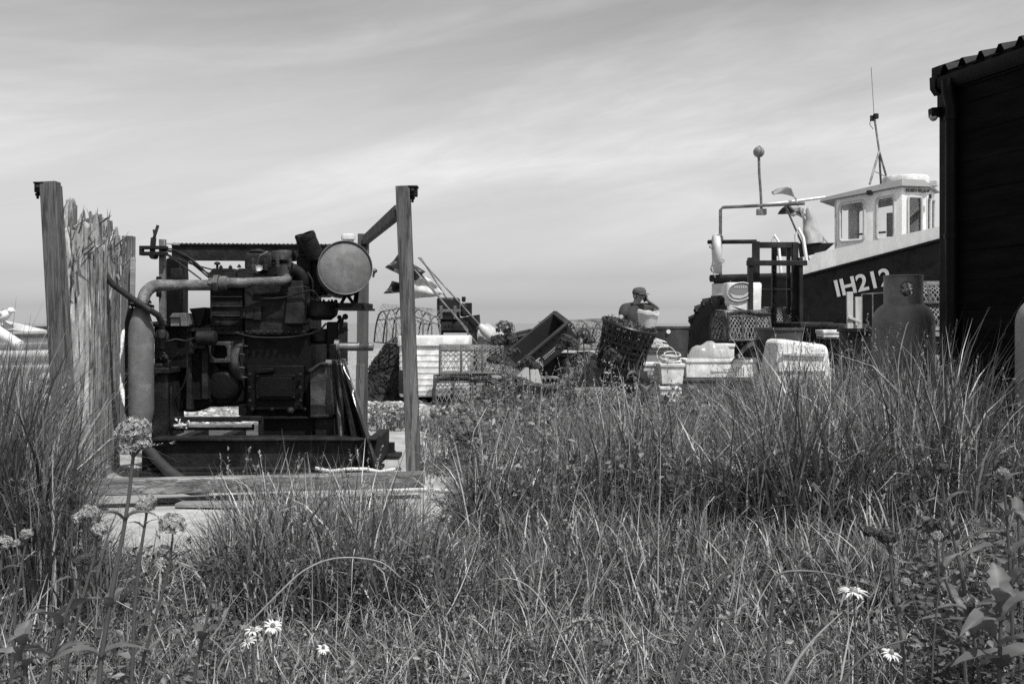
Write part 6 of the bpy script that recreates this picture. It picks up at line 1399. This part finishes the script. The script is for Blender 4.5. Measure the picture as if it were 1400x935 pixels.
VL('valerian with a round pale head against the sunlit slab', [(236,735),(232,768),(222,810),(210,850),(196,900)], [(236,718,19,1),(223,752,8,0),(246,752,8,0)], [(232,766,22,.1,.2),(204,893,34,.4,.1)], 1.9, seed=2, sr=.003)
VL('valerian with a dull closed head and one folded leaf pair left of the daisies', [(290,800),(286,830),(278,868),(268,910)], [(292,776,18,0)], [(277,876,34,1.2,.7)], 1.95, dark=True, seed=3, sr=.0035, lw=1.5)
VL('valerian with two loose pale heads beside the tall left grass', [(132,735),(128,765),(118,800),(104,850),(92,900)], [(122,702,13,1),(136,724,10,1),(108,708,9,1)], [(128,762,24,.3,.1)], 1.9, seed=4)
VL('valerian with a small dark bud head over the left bottom leaves', [(112,776),(106,800),(94,830),(82,860),(70,900)], [(112,766,11,0)], [(106,795,26,.3,.15),(82,858,60,.5,.3),(70,905,60,.2,.2)], 1.75, dark=True, seed=5, sr=.0036, lw=1.6)
VL('valerian with a tiny pale head right of the tall one', [(200,705),(196,730),(190,770),(184,830)], [(199,690,13,1),(205,684,8,1)], [(196,722,26,.2,.2)], 2.0, seed=6)
VL('leafy valerian without flowers in the bottom left corner', [(30,880),(34,910),(36,940)], [], [(30,882,44,.6,.6),(34,915,60,.1,.3)], 1.65, seed=7, sr=.004, lw=1.6)
VL('valerian with a single small pale head at the left edge', [(4,752),(0,780),(-6,830)], [(4,742,12,1)], [(0,785,30,.3,.2)], 2.3, seed=8)
VL('valerian with a low pale bud cluster at the left edge below the tall grass', [(36,740),(30,770),(22,820)], [(36,730,8,1),(24,742,6,1)], [(30,765,22,.4,.2)], 2.4, seed=9)
VL('tall dark valerian rising to the sea horizon in front of the netted pots', [(690,462),(690,500),(692,560),(694,620),(696,700)], [(690,449,13,0),(698,462,10,0),(682,466,11,0),(676,492,10,0),(702,482,9,0)], [(691,520,26,.2,.1),(693,570,30,.7,.2),(694,610,30,.1,.2)], 6.0, dark=True, seed=10, sr=.006, star=.012)
VL('dark bushy plant with drooping leaves at the left end of the meadow', [(652,585),(648,620),(650,660),(654,740)], [(640,600,9,0)], [(652,588,26,.2,.3),(649,618,34,.8,.1),(649,645,36,.1,.0),(650,670,38,.6,.1),(652,600,26,1.4,.3)], 5.4, dark=True, seed=11, sr=.007, star=.012, lw=1.4)
VL('dark bushy plant with wide leaves standing against the left end of the meadow', [(636,610),(640,640),(644,690),(648,740)], [(630,600,8,0)], [(637,612,30,.4,.2),(640,632,40,1.1,.0),(642,655,44,.2,-.1),(644,676,44,.8,.0),(646,695,40,1.6,.0)], 5.3, dark=True, seed=31, sr=.007, star=.012, lw=1.5)
VL('valerian with grey heads below the tipped fish crate', [(724,505),(726,540),(728,600)], [(722,494,9,0),(730,500,7,0)], [(726,530,22,.4,.2)], 7.4, dark=True, seed=12, sr=.006, star=.014)
VL('valerian with a grey head just right of the tipped fish crate', [(776,475),(778,520),(780,590)], [(774,464,9,0),(783,470,8,0),(768,474,7,0)], [(778,510,24,.3,.2),(779,545,26,.9,.2)], 7.6, dark=True, seed=13, sr=.006, star=.014)
VL('valerian with a grey head between the crate and the lattice basket', [(798,470),(800,520),(802,590)], [(797,458,10,0),(806,466,7,0)], [(800,500,22,.2,.2),(801,540,26,.8,.2)], 7.9, dark=True, seed=14, sr=.006, star=.014)
VL('valerian in front of the middle of the lattice basket', [(836,495),(836,540),(836,590)], [(835,484,9,0),(843,490,7,0)], [(836,530,24,.3,.2)], 7.6, dark=True, seed=15, sr=.006, star=.014)
VL('broad leaved plant below the row of white foam boxes', [(880,520),(884,550),(886,600)], [], [(880,522,40,.2,.2),(883,540,44,.9,.1),(885,560,46,.3,.0),(881,530,30,1.4,.4)], 8.0, seed=16, sr=.007, lw=1.7)
VL('broad leaved plant in front of the dark grey crate', [(940,535),(942,560),(944,620)], [], [(940,540,36,.3,.1),(942,560,40,.8,.1),(943,575,40,.1,.1)], 7.8, seed=17, sr=.007, lw=1.7)
VL('plant with dark round head in front of the dark grey crate', [(1004,540),(1004,570),(1004,620)], [(1003,528,7,0),(988,536,6,0)], [(1004,565,22,.4,.2)], 7.2, dark=True, seed=18, sr=.005, star=.012)
VL('dark headed valerian with a cup of leaves at the lower right', [(1216,748),(1218,775),(1222,810),(1228,845),(1236,900)], [(1212,733,13,0),(1190,727,8,0)], [(1217,760,26,.1,.7),(1230,838,46,.1,.25),(1236,880,44,.8,.3)], 2.0, dark=True, seed=19, sr=.0034)
VL('dark headed valerian beside the big leaves at the lower right', [(1276,732),(1288,780),(1306,830),(1318,900)], [(1275,722,14,0),(1290,640+92,8,0)], [(1288,786,44,.2,.3),(1306,825,60,.7,.3),(1316,868,66,.2,.2)], 2.0, dark=True, seed=20, sr=.0036)
VL('dark headed valerian higher up in the meadow on the right', [(1288,655),(1292,690),(1302,730),(1316,790)], [(1287,641,11,0)], [(1293,690,38,.3,.3),(1304,725,30,.9,.2)], 2.4, dark=True, seed=21, sr=.0034)
VL('leafy valerian with pale spread leaves at the right edge', [(1372,655),(1376,700),(1380,760),(1384,850)], [(1371,646,7,1)], [(1372,664,34,.1,.4),(1377,706,50,.6,.2),(1381,760,66,.1,.2),(1384,800,70,.9,.2)], 2.1, seed=22, sr=.0036)
VL('leafy valerian with small white heads in the lower right corner', [(1322,825),(1330,860),(1338,920)], [(1326,822,8,1),(1338,830,6,1)], [(1322,842,54,.2,.3),(1330,870,70,.8,.3),(1336,905,70,.2,.2)], 1.9, seed=23, sr=.0036)
VL('leafy plant with the darkest large leaves in the lower right corner', [(1368,820),(1368,860),(1366,930)], [], [(1368,825,60,.5,.5),(1368,850,76,.0,.1),(1367,885,80,.9,.0),(1366,915,80,.3,.1)], 1.8, seed=24, sr=.004, lw=1.5)
VL('slender weed with tiny white heads between the lower right leaves', [(1281,735),(1284,800),(1276,880),(1274,935)], [(1281,732,6,1),(1238,796,5,1)], [(1284,800,24,.2,.5)], 1.8, seed=25, sr=.002)
VL('leafy plant at the right edge in front of the shed wall', [(1392,700),(1394,760),(1396,840)], [], [(1392,706,44,.4,.3),(1394,750,60,.0,.2),(1395,800,66,.7,.1)], 2.3, seed=26, sr=.004, lw=1.3)

def daisy(label, px, py, d, r, tilt, seed):
    q = random.Random(seed); c = W(px, py, d); g_ = V(c.x+q.uniform(-.03,.03), d+q.uniform(-.01,.03), gzf(c.x, d)-.01); t = thing('ox_eye_daisy', label, 'flower', g_, 'daisies in the grass')
    b = MB(); b.tube([g_, g_.lerp(c, .5)+V(q.uniform(-.02,.02),0,0), c], .0018, 6); b.build('stem', M['stemg'], t)
    ax = Vector(tilt).normalized(); u = ax.cross(V(0,1,.1)).normalized(); w_ = ax.cross(u); b = MB()
    for k in range(26):
        a = 2*PI*k/26+q.uniform(-.12,.12); e = u*math.cos(a)+w_*math.sin(a); leafblade(b, c+e*r*.2, e+ax*q.uniform(-.35,.35), r*q.uniform(.6,.95), r*.10, .12, .1, 4, up=ax)
    tone_obj(b.build('petals', M['petalw'], t, 0, 80), 0, 1)
    b = MB(); b.lathe([(.002,-.004),(r*.26,-.002),(r*.28,.003),(r*.2,.007),(.002,.0085)], c, ax, 16); b.build('flower_centre', M['midgrey'], t)
daisy('daisy seen from above, topmost of the lower left trio', 373, 856, 1.9, .018, (.2,-.5,.9), 1)
daisy('daisy to the left in the lower left trio, facing up', 346, 862, 1.95, .018, (-.1,-.15,1), 2)
daisy('daisy hanging lowest in the lower left trio', 340, 877, 1.9, .016, (-.3,-.2,.9), 3)
daisy('small daisy in the turf right of the lower left trio', 442, 886, 2.1, .014, (.1,-.4,.8), 4)
daisy('flat white daisy seen side on in the grass at the lower right', 1167, 809, 1.75, .026, (.05,-.1,1), 5)
daisy('small daisy low in the grass at the bottom right of the frame', 1218, 893, 1.8, .018, (.2,-.3,.8), 6)

def stalk(name, label, pts, d, r, m='stemg', group=None):
    P_ = [W(x, y, d) for x, y in pts]; a = P_[0]
    if a.z > .03:
        g_ = gzf(a.x, d)-.01; dv = (a-P_[1]).normalized(); k = min((a.z-g_)/max(.35, -dv.z), 1.2*(a.z-g_)); e = V(a.x+dv.x*k*.7, d+.01, g_); m_ = a.lerp(e, .5)+V(dv.x*k*.12, 0, 0); P_ = [e, m_]+P_
    Q = crom(P_); n = len(Q); t = thing(name, label, 'grass stem', Q[0], group)
    MB().tube(Q, [r*(1-.75*(i/(n-1))**2) for i in range(n)], 6).build('stem', M[m], t); return t, Q
G = 'single long grass stems standing near the camera'
t, Q = stalk('grass_stem', 'single arched grass stem with a drooping pale seed head at the bottom centre', [(806,935),(808,890),(806,862),(812,851),(828,849)], 1.6, .002, 'stemg', G)
b = MB(); q = random.Random(1)
sg = [W(772,866,1.6), W(782,857,1.6), W(796,850,1.6), W(812,848,1.6), W(830,850,1.6)]
for i in range(80):
    k = q.random()*3.99; j = int(k); p = sg[j].lerp(sg[j+1], k-j); leafblade(b, p, V(q.uniform(-1,.4), q.uniform(-.6,.6), q.uniform(-.3,.9)), q.uniform(.008,.015), .002, .1, .3, 3)
b.tube(sg, .0012, 5); tone_obj(b.build('seed_head', M['straw'], t, 0, 80), .2, 1)
stalk('grass_stem', 'dark grass stem bent over at a right angle above the bottom right turf', [(1048,935),(1052,870),(1058,810),(1063,787),(1090,780),(1140,785),(1205,804)], 1.7, .0034, 'stemg', G)
stalk('grass_stem', 'thick dark grass blade slanting up to the right at the bottom', [(924,935),(940,880),(962,835),(984,795),(1004,770)], 1.6, .0042, 'stemg', G)
stalk('grass_stem', 'pale flat grass blade slanting across the lower right turf', [(1076,930),(1092,900),(1118,868),(1152,836)], 1.7, .0036, 'dry_stem', G)
stalk('grass_stem', 'curved dark grass stem arching at the bottom right corner', [(1150,935),(1168,910),(1195,888),(1240,874)], 1.6, .0036, 'stemg', G)
stalk('grass_stem', 'thin pale arched grass stem crossing the turf in the middle', [(770,875),(752,840),(728,806),(700,791),(672,794)], 2.2, .0024, 'dry_stem' if 'dry_stem' in M else 'dry_stem', G)
stalk('grass_stem', 'dark slender grass stem left of the drooping seed head', [(660,935),(640,880),(622,836),(596,800)], 1.7, .0032, 'stemg', G)
stalk('grass_stem', 'long pale grass stem leaning right in front of the tufts', [(392,800),(430,772),(470,762),(520,768),(548,790)], 2.6, .003, 'dry_stem', G)
stalk('grass_stem', 'tall thin grass stem crossing the black shed wall', [(1400,640),(1388,600),(1372,560),(1350,530),(1318,505)], 2.9, .0022, 'stemg', G)
stalk('grass_stem', 'tall straight grass stem in front of the gas cylinder', [(1232,560),(1228,500),(1238,450),(1243,440)], 4.6, .0035, 'dry_stem', G)
for o in list(bpy.data.objects):
    if o.type == 'EMPTY' and not o.children: bpy.data.objects.remove(o)
